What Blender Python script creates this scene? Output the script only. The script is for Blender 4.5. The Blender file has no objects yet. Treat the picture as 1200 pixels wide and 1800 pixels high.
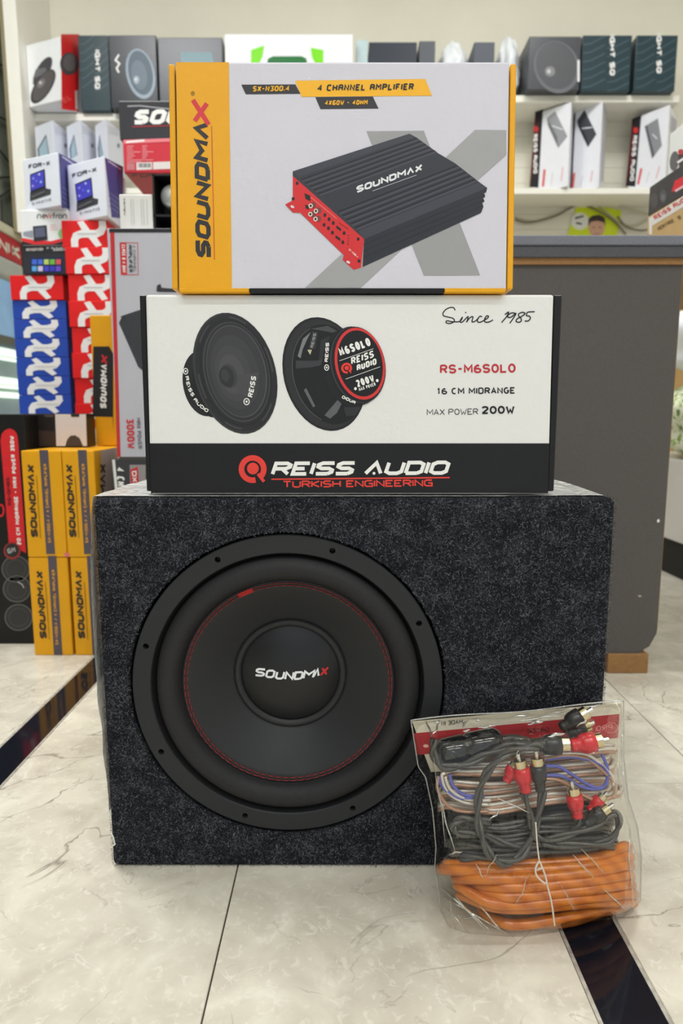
import bpy, bmesh, math, random
from mathutils import Vector, Matrix, noise
random.seed(7)
S = bpy.context.scene
C = S.collection
# ------------------------------------------------------------------ camera
FOC, PITCH, EYE = 1150.0, math.radians(8.1), 0.461
cd = bpy.data.cameras.new('camera'); cam = bpy.data.objects.new('camera', cd); C.objects.link(cam)
cam.location = (0, 0, EYE); cam.rotation_euler = (math.pi/2 - PITCH, 0, 0)
cd.sensor_fit = 'VERTICAL'; cd.sensor_height = 36; cd.lens = FOC/1800*36
cd.clip_start = .02
cd.dof.use_dof = True; cd.dof.focus_distance = .63; cd.dof.aperture_fstop = 6.5
S.camera = cam
# ------------------------------------------------------------------ world (added front fill through the side left open behind the viewer)
W = bpy.data.worlds.new('world'); S.world = W; W.use_nodes = True
bg = W.node_tree.nodes['Background']; bg.inputs[0].default_value = (.86, .93, 1, 1); bg.inputs[1].default_value = .42
# ------------------------------------------------------------------ exposure
S.view_settings.view_transform = 'Standard'; S.view_settings.look = 'None'
S.view_settings.gamma = 1; S.view_settings.use_curve_mapping = False
S.view_settings.exposure = 1.0
# ------------------------------------------------------------------ ceiling lamps: (x, y, sx, sy, watts)
LAMPS = [(-.9, 1.15, .6, .6, 20), (.75, 1.5, .6, .6, 11), (-.55, -.65, 1.2, .05, 8), (.85, -.65, 1.2, .05, 8), (-.55, -1.75, 1.2, .05, 8), (.85, -1.75, 1.2, .05, 8)]  # narrow tubes behind the viewer are unseen, added for front light and bag glints

# ================================================================== helpers
def at(x, y, Y):
    "point at distance Y that lies behind photo position (x, y)"
    a = (x-600)/FOC; b = (900-y)/FOC; c, s = math.cos(PITCH), math.sin(PITCH)
    t = Y/(c+b*s)
    return Vector((a*t, Y, EYE+(-s+b*c)*t))
def rayd(x, y):
    a = (x-600)/FOC; b = (900-y)/FOC; c, s = math.cos(PITCH), math.sin(PITCH)
    return Vector((a, c+b*s, -s+b*c))
def lin(v):
    v /= 255
    return v/12.92 if v <= .04045 else ((v+.055)/1.055)**2.4
def rgb(r, g, b): return (lin(r), lin(g), lin(b), 1)

MATS = {}
def mat(name, col, rough=.5, metal=0, var=.06, scale=40, bump=0, bscale=300, spec=.5, coat=0, sheen=0):
    if name in MATS: return MATS[name]
    m = bpy.data.materials.new(name); m.use_nodes = True; nt = m.node_tree; N = nt.nodes
    p = N['Principled BSDF']; p.inputs['Roughness'].default_value = rough; p.inputs['Metallic'].default_value = metal
    p.inputs['Specular IOR Level'].default_value = spec*.7; p.inputs['Coat Weight'].default_value = coat
    p.inputs['Sheen Weight'].default_value = sheen
    tc = N.new('ShaderNodeTexCoord')
    n = N.new('ShaderNodeTexNoise'); n.inputs['Scale'].default_value = scale; n.inputs['Detail'].default_value = 3
    mx = N.new('ShaderNodeMix'); mx.data_type = 'RGBA'
    mx.inputs['A'].default_value = tuple(c*(1-var) for c in col[:3])+(1,)
    mx.inputs['B'].default_value = tuple(min(1, c*(1+var)) for c in col[:3])+(1,)
    nt.links.new(tc.outputs['Object'], n.inputs['Vector']); nt.links.new(n.outputs['Fac'], mx.inputs['Factor'])
    nt.links.new(mx.outputs['Result'], p.inputs['Base Color'])
    if bump:
        n2 = N.new('ShaderNodeTexNoise'); n2.inputs['Scale'].default_value = bscale; n2.inputs['Detail'].default_value = 3
        b = N.new('ShaderNodeBump'); b.inputs['Strength'].default_value = bump; b.inputs['Distance'].default_value = .002
        nt.links.new(tc.outputs['Object'], n2.inputs['Vector']); nt.links.new(n2.outputs['Fac'], b.inputs['Height'])
        nt.links.new(b.outputs['Normal'], p.inputs['Normal'])
    MATS[name] = m
    return m
def ink(r, g, b, rough=.45):
    return mat('ink_%d_%d_%d' % (r, g, b), rgb(r, g, b), rough, var=.03, scale=60)
def card(r, g, b, rough=.45):
    return mat('card_%d_%d_%d' % (r, g, b), rgb(r, g, b), rough, var=.03, scale=25, bump=.06, bscale=220)
def film(name, tint, gloss, white, bscale, bump, rough=.06):
    m = bpy.data.materials.new(name); m.use_nodes = True; nt = m.node_tree; N = nt.nodes; L = nt.links
    N.remove(N['Principled BSDF']); out = N['Material Output']
    tr = N.new('ShaderNodeBsdfTransparent'); tr.inputs[0].default_value = tint
    gl = N.new('ShaderNodeBsdfGlossy'); gl.inputs['Roughness'].default_value = rough
    df = N.new('ShaderNodeBsdfDiffuse'); df.inputs[0].default_value = (.85, .86, .82, 1)
    tc = N.new('ShaderNodeTexCoord'); n = N.new('ShaderNodeTexNoise'); n.inputs['Scale'].default_value = bscale
    n.inputs['Detail'].default_value = 2; n.inputs['Distortion'].default_value = .8
    b = N.new('ShaderNodeBump'); b.inputs['Strength'].default_value = bump; b.inputs['Distance'].default_value = .01
    L.new(tc.outputs['Object'], n.inputs['Vector']); L.new(n.outputs['Fac'], b.inputs['Height'])
    L.new(b.outputs['Normal'], gl.inputs['Normal'])
    fr = N.new('ShaderNodeLayerWeight'); fr.inputs[0].default_value = .5; L.new(b.outputs['Normal'], fr.inputs['Normal'])
    pw = N.new('ShaderNodeMath'); pw.operation = 'POWER'; pw.inputs[1].default_value = 4; L.new(fr.outputs['Facing'], pw.inputs[0])
    mu = N.new('ShaderNodeMath'); mu.operation = 'MULTIPLY_ADD'; mu.inputs[1].default_value = .7; mu.inputs[2].default_value = .045*gloss; mu.use_clamp = True
    L.new(pw.outputs[0], mu.inputs[0])
    m1 = N.new('ShaderNodeMixShader'); m1.inputs[0].default_value = white; L.new(tr.outputs[0], m1.inputs[1]); L.new(df.outputs[0], m1.inputs[2])
    m2 = N.new('ShaderNodeMixShader'); L.new(mu.outputs[0], m2.inputs[0]); L.new(m1.outputs[0], m2.inputs[1]); L.new(gl.outputs[0], m2.inputs[2])
    L.new(m2.outputs[0], out.inputs[0])
    return m

ROOT = {}
def put(name, V, F, mats, parent=None, mi=None, smooth=False, base=None):
    "one mesh object from world-space vertices; origin at its base (or its thing's base)"
    if not isinstance(mats, (list, tuple)): mats = [mats]
    me = bpy.data.meshes.new(name)
    o = bpy.data.objects.new(name, me); C.objects.link(o)
    if parent is None:
        if base is None:
            xs = [v[0] for v in V]; ys = [v[1] for v in V]; zs = [v[2] for v in V]
            base = Vector(((min(xs)+max(xs))/2, (min(ys)+max(ys))/2, min(zs)))
        o.location = base; org = Vector(base)
    else:
        o.parent = parent; org = ROOT[parent.name]
    ROOT[o.name] = org
    me.from_pydata([(v[0]-org[0], v[1]-org[1], v[2]-org[2]) for v in V], [], [tuple(f) for f in F])
    for m in mats: me.materials.append(m)
    if mi: me.polygons.foreach_set('material_index', mi)
    if smooth: me.polygons.foreach_set('use_smooth', [True]*len(me.polygons))
    me.update()
    return o
def thing(name, loc, label, cat, group=None):
    o = bpy.data.objects.new(name, None); C.objects.link(o); o.location = loc; o.empty_display_size = .05
    ROOT[o.name] = Vector(loc)
    return tag(o, label, cat, group)
def tag(o, label, cat, group=None):
    o['label'] = label; o['category'] = cat
    if group: o['group'] = group
    return o
def structure(o, label=None, cat=None):
    o['kind'] = 'structure'
    if label: o['label'] = label
    if cat: o['category'] = cat
    return o
def hexa(P, bev=0, seg=2):
    "eight corners: bottom ring 0-3, top ring 4-7 -> bevelled verts, faces"
    bm = bmesh.new(); vs = [bm.verts.new(p) for p in P]
    for f in ((3, 2, 1, 0), (4, 5, 6, 7), (0, 1, 5, 4), (1, 2, 6, 5), (2, 3, 7, 6), (3, 0, 4, 7)): bm.faces.new([vs[i] for i in f])
    bmesh.ops.recalc_face_normals(bm, faces=bm.faces)
    if bev: bmesh.ops.bevel(bm, geom=bm.edges[:], offset=bev, segments=seg, profile=.5, affect='EDGES')
    bm.verts.index_update()
    r = [v.co.copy() for v in bm.verts], [[v.index for v in f.verts] for f in bm.faces]
    bm.free(); return r
def box(x0, x1, y0, y1, z0, z1, bev=0, seg=2):
    return hexa([Vector(p) for p in ((x0, y0, z0), (x1, y0, z0), (x1, y1, z0), (x0, y1, z0), (x0, y0, z1), (x1, y0, z1), (x1, y1, z1), (x0, y1, z1))], bev, seg)
def prism4(pl, z0, z1, bev=.0015):
    return hexa([Vector((p[0], p[1], z0)) for p in pl]+[Vector((p[0], p[1], z1)) for p in pl], bev)
def join(*parts):
    V, F = [], []
    for v, f in parts:
        n = len(V); V += v; F += [[i+n for i in q] for q in f]
    return V, F
def spline(P, k=8, closed=False):
    P = [Vector(p) for p in P]; n = len(P); out = []
    rng = n if closed else n-1
    for i in range(rng):
        if closed: a, b, c, d = P[(i-1) % n], P[i], P[(i+1) % n], P[(i+2) % n]
        else: a, b, c, d = P[max(i-1, 0)], P[i], P[i+1], P[min(i+2, n-1)]
        for j in range(k):
            t = j/k
            out.append(.5*((2*b)+(c-a)*t+(2*a-5*b+4*c-d)*t*t+(3*b-a-3*c+d)*t**3))
    if not closed: out.append(P[-1])
    return out
def tube(P, r, n=8, closed=False):
    P = [Vector(p) for p in P]; m = len(P); V, F = [], []
    if not callable(r): r0 = r; r = lambda i: r0
    t = (P[1]-P[0]).normalized(); u = t.orthogonal().normalized()
    for i in range(m):
        if closed: t2 = (P[(i+1) % m]-P[i-1])
        else: t2 = P[min(i+1, m-1)]-P[max(i-1, 0)]
        t2 = t2.normalized() if t2.length > 1e-9 else t
        u = (u-t2*u.dot(t2)); u = u.normalized() if u.length > 1e-9 else t2.orthogonal().normalized()
        w = t2.cross(u); t = t2
        for j in range(n):
            a = 2*math.pi*j/n; V.append(P[i]+(u*math.cos(a)+w*math.sin(a))*r(i))
    for i in range(m if closed else m-1):
        for j in range(n):
            a, b = i*n, ((i+1) % m)*n
            F.append((a+j, a+(j+1) % n, b+(j+1) % n, b+j))
    if not closed: F += [tuple(range(n))[::-1], tuple(range((m-1)*n, m*n))]
    return V, F
def lathe(c, prof, n=96, axis=Vector((0, 1, 0)), cap0=False, cap1=False):
    "profile of (radius, distance along axis) turned about axis through c"
    axis = axis.normalized(); u = axis.orthogonal().normalized()
    if abs(axis.y) > .99: u = Vector((1, 0, 0))
    w = axis.cross(u); V, F = [], []
    for r, d in prof:
        for j in range(n):
            a = 2*math.pi*j/n; V.append(Vector(c)+axis*d+(u*math.cos(a)+w*math.sin(a))*r)
    for i in range(len(prof)-1):
        for j in range(n): F.append((i*n+j, (i+1)*n+j, (i+1)*n+(j+1) % n, i*n+(j+1) % n))
    if cap0: F.append(tuple(range(n)))
    if cap1: F.append(tuple(range((len(prof)-1)*n, len(prof)*n))[::-1])
    return V, F
def boolean(o, cutters, op='DIFFERENCE'):
    for c in cutters:
        md = o.modifiers.new('b', 'BOOLEAN'); md.object = c; md.operation = op; md.solver = 'EXACT'
    bpy.context.view_layer.update()
    me = bpy.data.meshes.new_from_object(o.evaluated_get(bpy.context.evaluated_depsgraph_get()))
    o.modifiers.clear(); o.data = me
    for c in cutters: bpy.data.objects.remove(c, do_unlink=True)

# ------------------------------------------------------------------ lettering (own stroke alphabet on a 4 x 6 grid)
GL = {'A': '000516364540 0343', '^': '002640', 'B': '0006364544330300 3342413000', 'C': '461605011040', 'D': '000636454130 3000', 'E': '40000646 0333',
 'F': '000646 0333', 'G': '4616050110404323', 'H': '0006 4046 0343', 'I': '0006', 'J': '4641301001', 'K': '0006 4603 0340', 'L': '060040', 'M': '0006234640',
 'N': '00064046', 'O': '103041453616050110', 'P': '00063645443303', 'Q': '103041453616050110 2240', 'R': '00063645443303 2340', 'S': '461605041333424130 3000',
 'T': '0646 2620', 'U': '060110304146', 'V': '062046', 'W': '0610233046', 'X': '0046 0640', 'Y': '062346 2320', 'Z': '06460040',
 '0': '103041453616050110', '1': '052620', '2': '051636454401 0040', '3': '0646233342413000', '4': '3036024242', '5': '4606033342413000', '6': '461605011030414233 3303',
 '7': '064610', '8': '103041423303020110 0304051636454433', '9': '003041453616050413 1343', '-': '0343', '.': '0001', '/': '0046', ' ': '', '!': '2021'}
SANS = {'A': '002640 1232', 'S': '45361605041333424130100 1'.replace(' ', ''), 'M': '0006224640', 'C': '453616050110304 1'.replace(' ', ''), 'G': '4536160501103041 414323', '6': '45361605011030414233 13132304', '2': '051636454433 331000 0040'}
SANS['6'] = '35261504020110304142331303'; SANS['2'] = '051636454433 330040'; SANS['0'] = '1030414536160501 1011'.split()[0]+'10'
def glyph(ch, sans=False):
    out = []
    if sans and ch in 'O0': return [[(2+2*math.cos(math.pi*i/12), 3+3*math.sin(math.pi*i/12)) for i in range(25)]]
    if sans and ch == 'C': return [[(2.1+2.1*math.cos(math.pi*i/12), 3+3*math.sin(math.pi*i/12)) for i in range(4, 21)]]
    if sans and ch == 'G': return [[(2.1+2.1*math.cos(math.pi*i/12), 3+3*math.sin(math.pi*i/12)) for i in range(4, 22)]+[(4, 2.8), (2.4, 2.8)]]
    for s in ((SANS.get(ch) if sans else None) or GL.get(ch, '')).split():
        p = [(float(s[i]), float(s[i+1])) for i in range(0, len(s), 2)]
        if sans and ch in 'ODPRSCGUBQ0235689J':
            cl = p[0] == p[-1]
            for _ in range(2):
                q = [] if cl else [p[0]]
                for a, b in zip(p, p[1:]):
                    L = math.hypot(a[0]-b[0], a[1]-b[1])
                    e = .25 if L < 2.3 else .12
                    q += [(a[0]+(b[0]-a[0])*e, a[1]+(b[1]-a[1])*e), (b[0]+(a[0]-b[0])*e, b[1]+(a[1]-b[1])*e)]
                q.append(q[0] if cl else p[-1]); p = q
        out.append(p)
    return out
def ADV(ch): return {'I': 1.4, '.': 1.4, ' ': 3.2, '1': 3.6, 'M': 6.2, 'W': 6.2}.get(ch, 5.5)
def stroke(pts, th, closed=False):
    "mitred quads along 2-D polyline"
    p = [Vector(q) for q in pts]
    q = [p[0]]
    for a in p[1:]:
        if (a-q[-1]).length > 1e-6: q.append(a)
    p = q
    if not closed and len(p) > 2 and (p[0]-p[-1]).length < 1e-6: closed = True; p = p[:-1]
    n = len(p); out = []
    if n < 2: return out
    L = []
    for i in range(n):
        d0 = (p[i]-p[i-1]).normalized() if (closed or i > 0) else None
        d1 = (p[(i+1) % n]-p[i]).normalized() if (closed or i < n-1) else None
        if d0 is None: d0 = d1
        if d1 is None: d1 = d0
        n0 = Vector((-d0.y, d0.x)); n1 = Vector((-d1.y, d1.x)); m = n0+n1
        m = n1 if m.length < .25 else m.normalized()
        k = min(1.7, 1/max(.3, m.dot(n1)))
        L.append((p[i]+m*th/2*k, p[i]-m*th/2*k))
    for i in range(n if closed else n-1):
        a, b = L[i], L[(i+1) % n]; out.append([a[0], b[0], b[1], a[1]])
    return out
FONTC = {}
def fontmesh(s, off):
    if (s, off) in FONTC: return FONTC[(s, off)]
    c = bpy.data.curves.new('t', 'FONT'); c.body = s; c.offset = off; c.resolution_u = 3; c.space_character = 1.0+off*2
    o = bpy.data.objects.new('t', c); C.objects.link(o); bpy.context.view_layer.update()
    me = bpy.data.meshes.new_from_object(o.evaluated_get(bpy.context.evaluated_depsgraph_get()))
    V = [(v.co.x, v.co.y) for v in me.vertices]; F = [list(f.vertices) for f in me.polygons]
    bpy.data.objects.remove(o); bpy.data.curves.remove(c); bpy.data.meshes.remove(me)
    FONTC[(s, off)] = (V, F); return V, F

class Print:
    "flat print on a face: outlines given as photo positions, laid on the face's own plane"
    def __init__(s, p0, n, eps=.00015, snap=None):
        s.p0 = Vector(p0); s.n = Vector(n).normalized(); s.eps = eps; s.V = []; s.F = []; s.mi = []; s.mats = []; s.snap = snap; s.lv = 1
    def pt(s, x, y):
        d = rayd(x, y); o = Vector((0, 0, EYE)); t = (s.p0-o).dot(s.n)/d.dot(s.n); q = o+d*t
        if s.snap: q = s.snap(q)
        return q+s.n*s.eps*s.lv
    def m(s, mt):
        if mt not in s.mats: s.mats.append(mt)
        return s.mats.index(mt)
    def poly(s, pts, mt):
        s.lv += .006; b = len(s.V); s.V += [s.pt(*p[:2]) for p in pts]; s.F.append(list(range(b, b+len(pts)))); s.mi.append(s.m(mt)); return s
    def strokes(s, pts, th, mt, closed=False):
        for q in stroke(pts, th, closed): s.poly(q, mt)
        return s
    def rect(s, x0, y0, x1, y1, mt): return s.poly([(x0, y0), (x1, y0), (x1, y1), (x0, y1)], mt)
    def ell(s, cx, cy, a, b, phi, mt, t0=0, t1=360, n=40):
        return s.poly([(cx+a*math.cos(t), cy+b*math.sin(t+phi)) for t in [math.radians(t0+(t1-t0)*i/n) for i in range(n if t1-t0 == 360 else n+1)]], mt)
    def ring(s, cx, cy, a, b, phi, th, mt, t0=0, t1=360, n=40):
        pts = [(cx+a*math.cos(t), cy+b*math.sin(t+phi)) for t in [math.radians(t0+(t1-t0)*i/n) for i in range(n if t1-t0 == 360 else n+1)]]
        return s.strokes(pts, th, mt, t1-t0 == 360)
    def _frame(s, B0, B1, H, up):
        B0 = Vector(B0); B1 = Vector(B1); d = B1-B0; L = d.length; e = d/L
        u = Vector(up).normalized() if up else Vector((e.y, -e.x))
        return B0, e, u, L
    def text(s, txt, B0, B1, H, th, mt, up=None, slant=0, last=None, gap=.13, sans=False):
        "stroke lettering, baseline B0-B1, cap height H, stroke th (all in photo pixels)"
        B0, e, u, L = s._frame(B0, B1, H, up)
        GW = {'I': 0, '.': 0, ' ': 1.3, '1': 2.2, '-': 2.4, 'M': 4.9, 'W': 5.2, 'E': 3.6, 'F': 3.5, 'L': 3.5}
        wd = [GW.get(c, 4) for c in txt]; gp = th+gap*H
        sx = max((L-th-(len(txt)-1)*gp)/max(sum(wd), 1e-6), .05*H/6); x = th/2
        if sum(wd) == 0: sx = 1
        for i, ch in enumerate(txt):
            k = wd[i]/4*sx
            for st in glyph(ch, sans):
                P = []
                for gx, gy in st:
                    yy = th/2+gy/6*(H-th); P.append(B0+e*(x+gx*k+slant*(yy-H/2))+u*yy)
                s.strokes(P, th, (last if last and i == len(txt)-1 else mt))
            x += wd[i]*sx+gp
        return s
    def ftext(s, txt, B0, B1, H, mt, bold=0., up=None, slant=0):
        B0, e, u, L = s._frame(B0, B1, H, up)
        V, F = fontmesh(txt, bold)
        x0 = min(v[0] for v in V); x1 = max(v[0] for v in V); y0 = min(v[1] for v in V); y1 = max(v[1] for v in V)
        b = len(s.V)
        for vx, vy in V:
            yy = (vy-y0)/(y1-y0)*H; q = B0+e*((vx-x0)/(x1-x0)*L+slant*(yy-H/2))+u*yy; s.V.append(s.pt(q.x, q.y))
        i = s.m(mt)
        for f in F: s.F.append([b+k for k in f]); s.mi.append(i)
        return s
    def make(s, name, parent):
        return put(name, s.V, s.F, s.mats, parent, s.mi)

# ------------------------------------------------------------------ shared inks
WHITE = ink(238, 238, 236); BLACK = ink(22, 22, 24); DARK = ink(42, 42, 46); RED = ink(205, 40, 42); YEL = ink(238, 176, 20); GREY = ink(150, 150, 155)

# ================================================================== SETTING
# floor: slab with marble tiles and black inlay strips
def marble():
    m = bpy.data.materials.new('cream_marble'); m.use_nodes = True; nt = m.node_tree; N = nt.nodes; L = nt.links
    p = N['Principled BSDF']; p.inputs['Roughness'].default_value = .22
    tc = N.new('ShaderNodeTexCoord'); oi = N.new('ShaderNodeObjectInfo')
    ad = N.new('ShaderNodeVectorMath'); ad.operation = 'MULTIPLY_ADD'
    cx = N.new('ShaderNodeCombineXYZ'); L.new(oi.outputs['Random'], cx.inputs[0]); L.new(oi.outputs['Random'], cx.inputs[1])
    L.new(cx.outputs[0], ad.inputs[0]); ad.inputs[1].default_value = (9, 17, 3); L.new(tc.outputs['Object'], ad.inputs[2])
    def nz(scale, det, dist=0):
        n = N.new('ShaderNodeTexNoise'); n.inputs['Scale'].default_value = scale; n.inputs['Detail'].default_value = det
        n.inputs['Distortion'].default_value = dist; L.new(ad.outputs[0], n.inputs['Vector']); return n
    a = nz(14, 7, .8); r1 = N.new('ShaderNodeValToRGB'); L.new(a.outputs['Fac'], r1.inputs[0])
    r1.color_ramp.elements[0].position = .36; r1.color_ramp.elements[0].color = rgb(196, 189, 174)
    r1.color_ramp.elements[1].position = .66; r1.color_ramp.elements[1].color = rgb(222, 217, 202)
    # pale flakes
    b = nz(95, 6, .8); r2 = N.new('ShaderNodeValToRGB'); L.new(b.outputs['Fac'], r2.inputs[0])
    r2.color_ramp.elements[0].position = .56; r2.color_ramp.elements[0].color = (0, 0, 0, 1); r2.color_ramp.elements[1].position = .68; r2.color_ramp.elements[1].color = (.36, .36, .36, 1)
    m1 = N.new('ShaderNodeMix'); m1.data_type = 'RGBA'; L.new(r2.outputs[0], m1.inputs['Factor']); L.new(r1.outputs[0], m1.inputs['A']); m1.inputs['B'].default_value = rgb(236, 233, 222)
    # dark veins: thin contour of distorted noise
    def vein(scale, width, strength, col, src):
        c = nz(scale, 5, 1.2); s1 = N.new('ShaderNodeMath'); s1.operation = 'SUBTRACT'; L.new(c.outputs['Fac'], s1.inputs[0]); s1.inputs[1].default_value = .5
        s2 = N.new('ShaderNodeMath'); s2.operation = 'ABSOLUTE'; L.new(s1.outputs[0], s2.inputs[0])
        s3 = N.new('ShaderNodeMapRange'); L.new(s2.outputs[0], s3.inputs['Value']); s3.inputs['From Min'].default_value = 0; s3.inputs['From Max'].default_value = width
        s3.inputs['To Min'].default_value = strength; s3.inputs['To Max'].default_value = 0
        g = nz(scale*1.7, 2); r = N.new('ShaderNodeValToRGB'); L.new(g.outputs['Fac'], r.inputs[0]); r.color_ramp.elements[0].position = .5; r.color_ramp.elements[1].position = .62
        mu = N.new('ShaderNodeMath'); mu.operation = 'MULTIPLY'; L.new(s3.outputs[0], mu.inputs[0]); L.new(r.outputs[0], mu.inputs[1])
        mm = N.new('ShaderNodeMix'); mm.data_type = 'RGBA'; L.new(mu.outputs[0], mm.inputs['Factor']); L.new(src, mm.inputs['A']); mm.inputs['B'].default_value = col
        return mm.outputs['Result']
    o = vein(4.2, .006, .7, rgb(120, 112, 98), m1.outputs['Result'])
    o = vein(13, .012, .4, rgb(140, 132, 118), o)
    o = vein(26.0, .02, .32, rgb(243, 241, 233), o)
    L.new(o, p.inputs['Base Color'])
    return m
MARBLE = marble()
GROUT = mat('grout', rgb(96, 90, 80), .9)
STRIP = mat('black_granite', rgb(22, 24, 32), .08, var=.5, scale=500, spec=.6)
V, F = box(-1.5, 2.3, -2.2, 3.1, -.06, -.0030); floor = structure(put('floor', V, F, GROUT, base=(0, 0, -.06)), 'cream marble tile floor with black inlay strips', 'floor')
cols = [(-1.5, -1.10, .3), (-1.10, -.79, .1), (-.79, -.4865, .18), (-.4305, -.1082, .42), (-.1078, .1985, .36), (.2555, .4718, .78), (.4722, .79, 1.017), (.79, 1.11, .7), (1.11, 1.43, .9), (1.43, 1.9, .6), (1.9, 2.3, .8)]
for x0, x1, ph in cols:
    y = ph-.62*5
    while y < 3.0:
        a, b = max(y, -2.2), min(y+.62, 3.05)
        if b-a > .05:
            V, F = box(x0+.0005, x1-.0005, a+.0006, b-.0006, -.0028, 0, .0007, 1); put('tile', V, F, MARBLE, floor)
        y += .62
for x0, x1 in ((-.4865, -.4305), (.1985, .2555)):
    for a, b in ((-2.2, -.05), (-.05, .56), (.56, 1.18), (1.18, 1.8), (1.8, 3.05)):
        V, F = box(x0+.0032, x1-.0032, a+.0006, b-.0006, -.0028, -.0002, .0005, 1); put('inlay_strip', V, F, STRIP, floor)
    edge = mat('metal_edge', rgb(186, 182, 172), .35, .3, var=.75, scale=120)
    for e in (x0, x1-.0032):
        V, F = box(e, e+.0032, -2.2, 3.05, -.0028, -.0004); put('edge_trim', V, F, edge, floor)
# walls and ceiling
WALL = mat('cream_wall', rgb(224, 220, 204), .8, var=.05, scale=6)
WHITEP = mat('white_paint', rgb(236, 236, 232), .6, var=.02, scale=8)
CONC = mat('grey_green_plaster', rgb(134, 138, 124), .8, var=.15, scale=4)
V, F = box(-1.36, 2.3, 2.90, 3.05, 0, 2.62); structure(put('wall_back', V, F, WALL), 'cream panelled wall behind the shelves', 'wall')
V, F = box(2.2, 2.3, -2.2, 2.90, 0, 2.62); structure(put('wall_right', V, F, WALL), 'cream side wall on the right', 'wall')
V, F = box(-1.5, 2.3, -2.2, 3.05, 2.62, 2.70); structure(put('ceiling', V, F, WHITEP), 'white shop ceiling', 'ceiling')
wl = [box(-1.36, -1.28, -2.2, 1.9, 0, 2.62), box(-1.36, -1.28, 2.86, 2.90, 0, 2.62), box(-1.36, -1.28, 1.9, 2.86, 1.20, 2.62), box(-1.36, -1.28, 1.9, 2.86, 0, .35)]
V, F = join(*wl); structure(put('wall_left', V, F, CONC), 'grey plaster side wall with window and cables', 'wall')
# window in the left wall, with the lit arcade beyond it
FR = mat('window_frame', rgb(92, 94, 84), .4, .3)
wn = structure(put('window_1', *join(box(-1.34, -1.275, 1.9, 1.94, .35, 1.20), box(-1.34, -1.275, 2.80, 2.86, .35, 1.20), box(-1.34, -1.275, 1.94, 2.80, 1.15, 1.20), box(-1.34, -1.275, 1.94, 2.80, .35, .40), box(-1.335, -1.28, 1.94, 2.80, .745, .775)), FR), 'grey framed window below the red sign', 'window')
glass = film('window_glass', (.86, .93, .97, 1), 1.0, .02, 3, .02)
for z0, z1 in ((.40, .745), (.775, 1.15)):
    put('pane', *box(-1.312, -1.306, 1.94, 2.80, z0, z1), glass, wn)
bd = thing('arcade_passage', (-2.0, 2.5, .3), 'pale passage with lit tubes seen through the left window', 'passage')
put('passage_wall', *box(-2.32, -2.3, 1.6, 6.4, 0, 2.6), mat('passage_grey', rgb(120, 130, 128), .7, var=.4, scale=3), bd)
put('passage_blind', *box(-2.29, -2.27, 3.3, 5.4, 1.02, 1.6), mat('passage_blue', rgb(150, 190, 220), .6, var=.3, scale=8), bd)
def emit(name, col, st):
    m = bpy.data.materials.new(name); m.use_nodes = True; p = m.node_tree.nodes['Principled BSDF']
    p.inputs['Base Color'].default_value = col; p.inputs['Emission Color'].default_value = col; p.inputs['Emission Strength'].default_value = st; return m
TUBE = emit('lamp_tube', (.95, 1, .74, 1), .8)
for i, (z, hh, y0, y1) in enumerate(((.905, .045, 3.9, 5.3), (.86, .018, 4.2, 5.3), (.715, .04, 3.9, 5.25), (.675, .016, 4.1, 5.4), (.62, .035, 4.0, 5.6))):
    V, F = box(-2.27, -2.24, y0, y1, z-hh/2, z+hh/2, .008); put('light_tube', V, F, TUBE, bd)
# ceiling lamps
LF = mat('lamp_frame', rgb(225, 225, 225), .4)
for i, (x, y, sx, sy, wt) in enumerate(LAMPS):
    where = ['over the yellow boxes at the left', 'over the grey counter', 'behind the viewer on the left, unseen, added for front light', 'behind the viewer on the right, unseen, added for front light', 'in the unseen rear row on the left, added for front light and glints', 'in the unseen rear row on the right, added for front light and glints'][i]
    t = thing('ceiling_lamp', (x, y, 2.59), ('square' if sx == sy else 'long narrow')+' white ceiling lamp ' + where, 'lamp', 'ceiling lamps')
    put('lamp_frame', *join(box(x-sx/2-.02, x-sx/2, y-sy/2-.02, y+sy/2+.02, 2.59, 2.62), box(x+sx/2, x+sx/2+.02, y-sy/2-.02, y+sy/2+.02, 2.59, 2.62), box(x-sx/2, x+sx/2, y-sy/2-.02, y-sy/2, 2.59, 2.62), box(x-sx/2, x+sx/2, y+sy/2, y+sy/2+.02, 2.59, 2.62)), LF, t)
    put('lamp_back', *box(x-sx/2, x+sx/2, y-sy/2, y+sy/2, 2.612, 2.62), LF, t)
    ld = bpy.data.lights.new('lamp_light', 'AREA'); ld.shape = 'RECTANGLE'; ld.size = sx; ld.size_y = sy; ld.energy = wt; ld.color = (1, .995, .985)
    lo = bpy.data.objects.new('lamp_light', ld); C.objects.link(lo); lo.parent = t; lo.location = (0, 0, .012)

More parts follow.
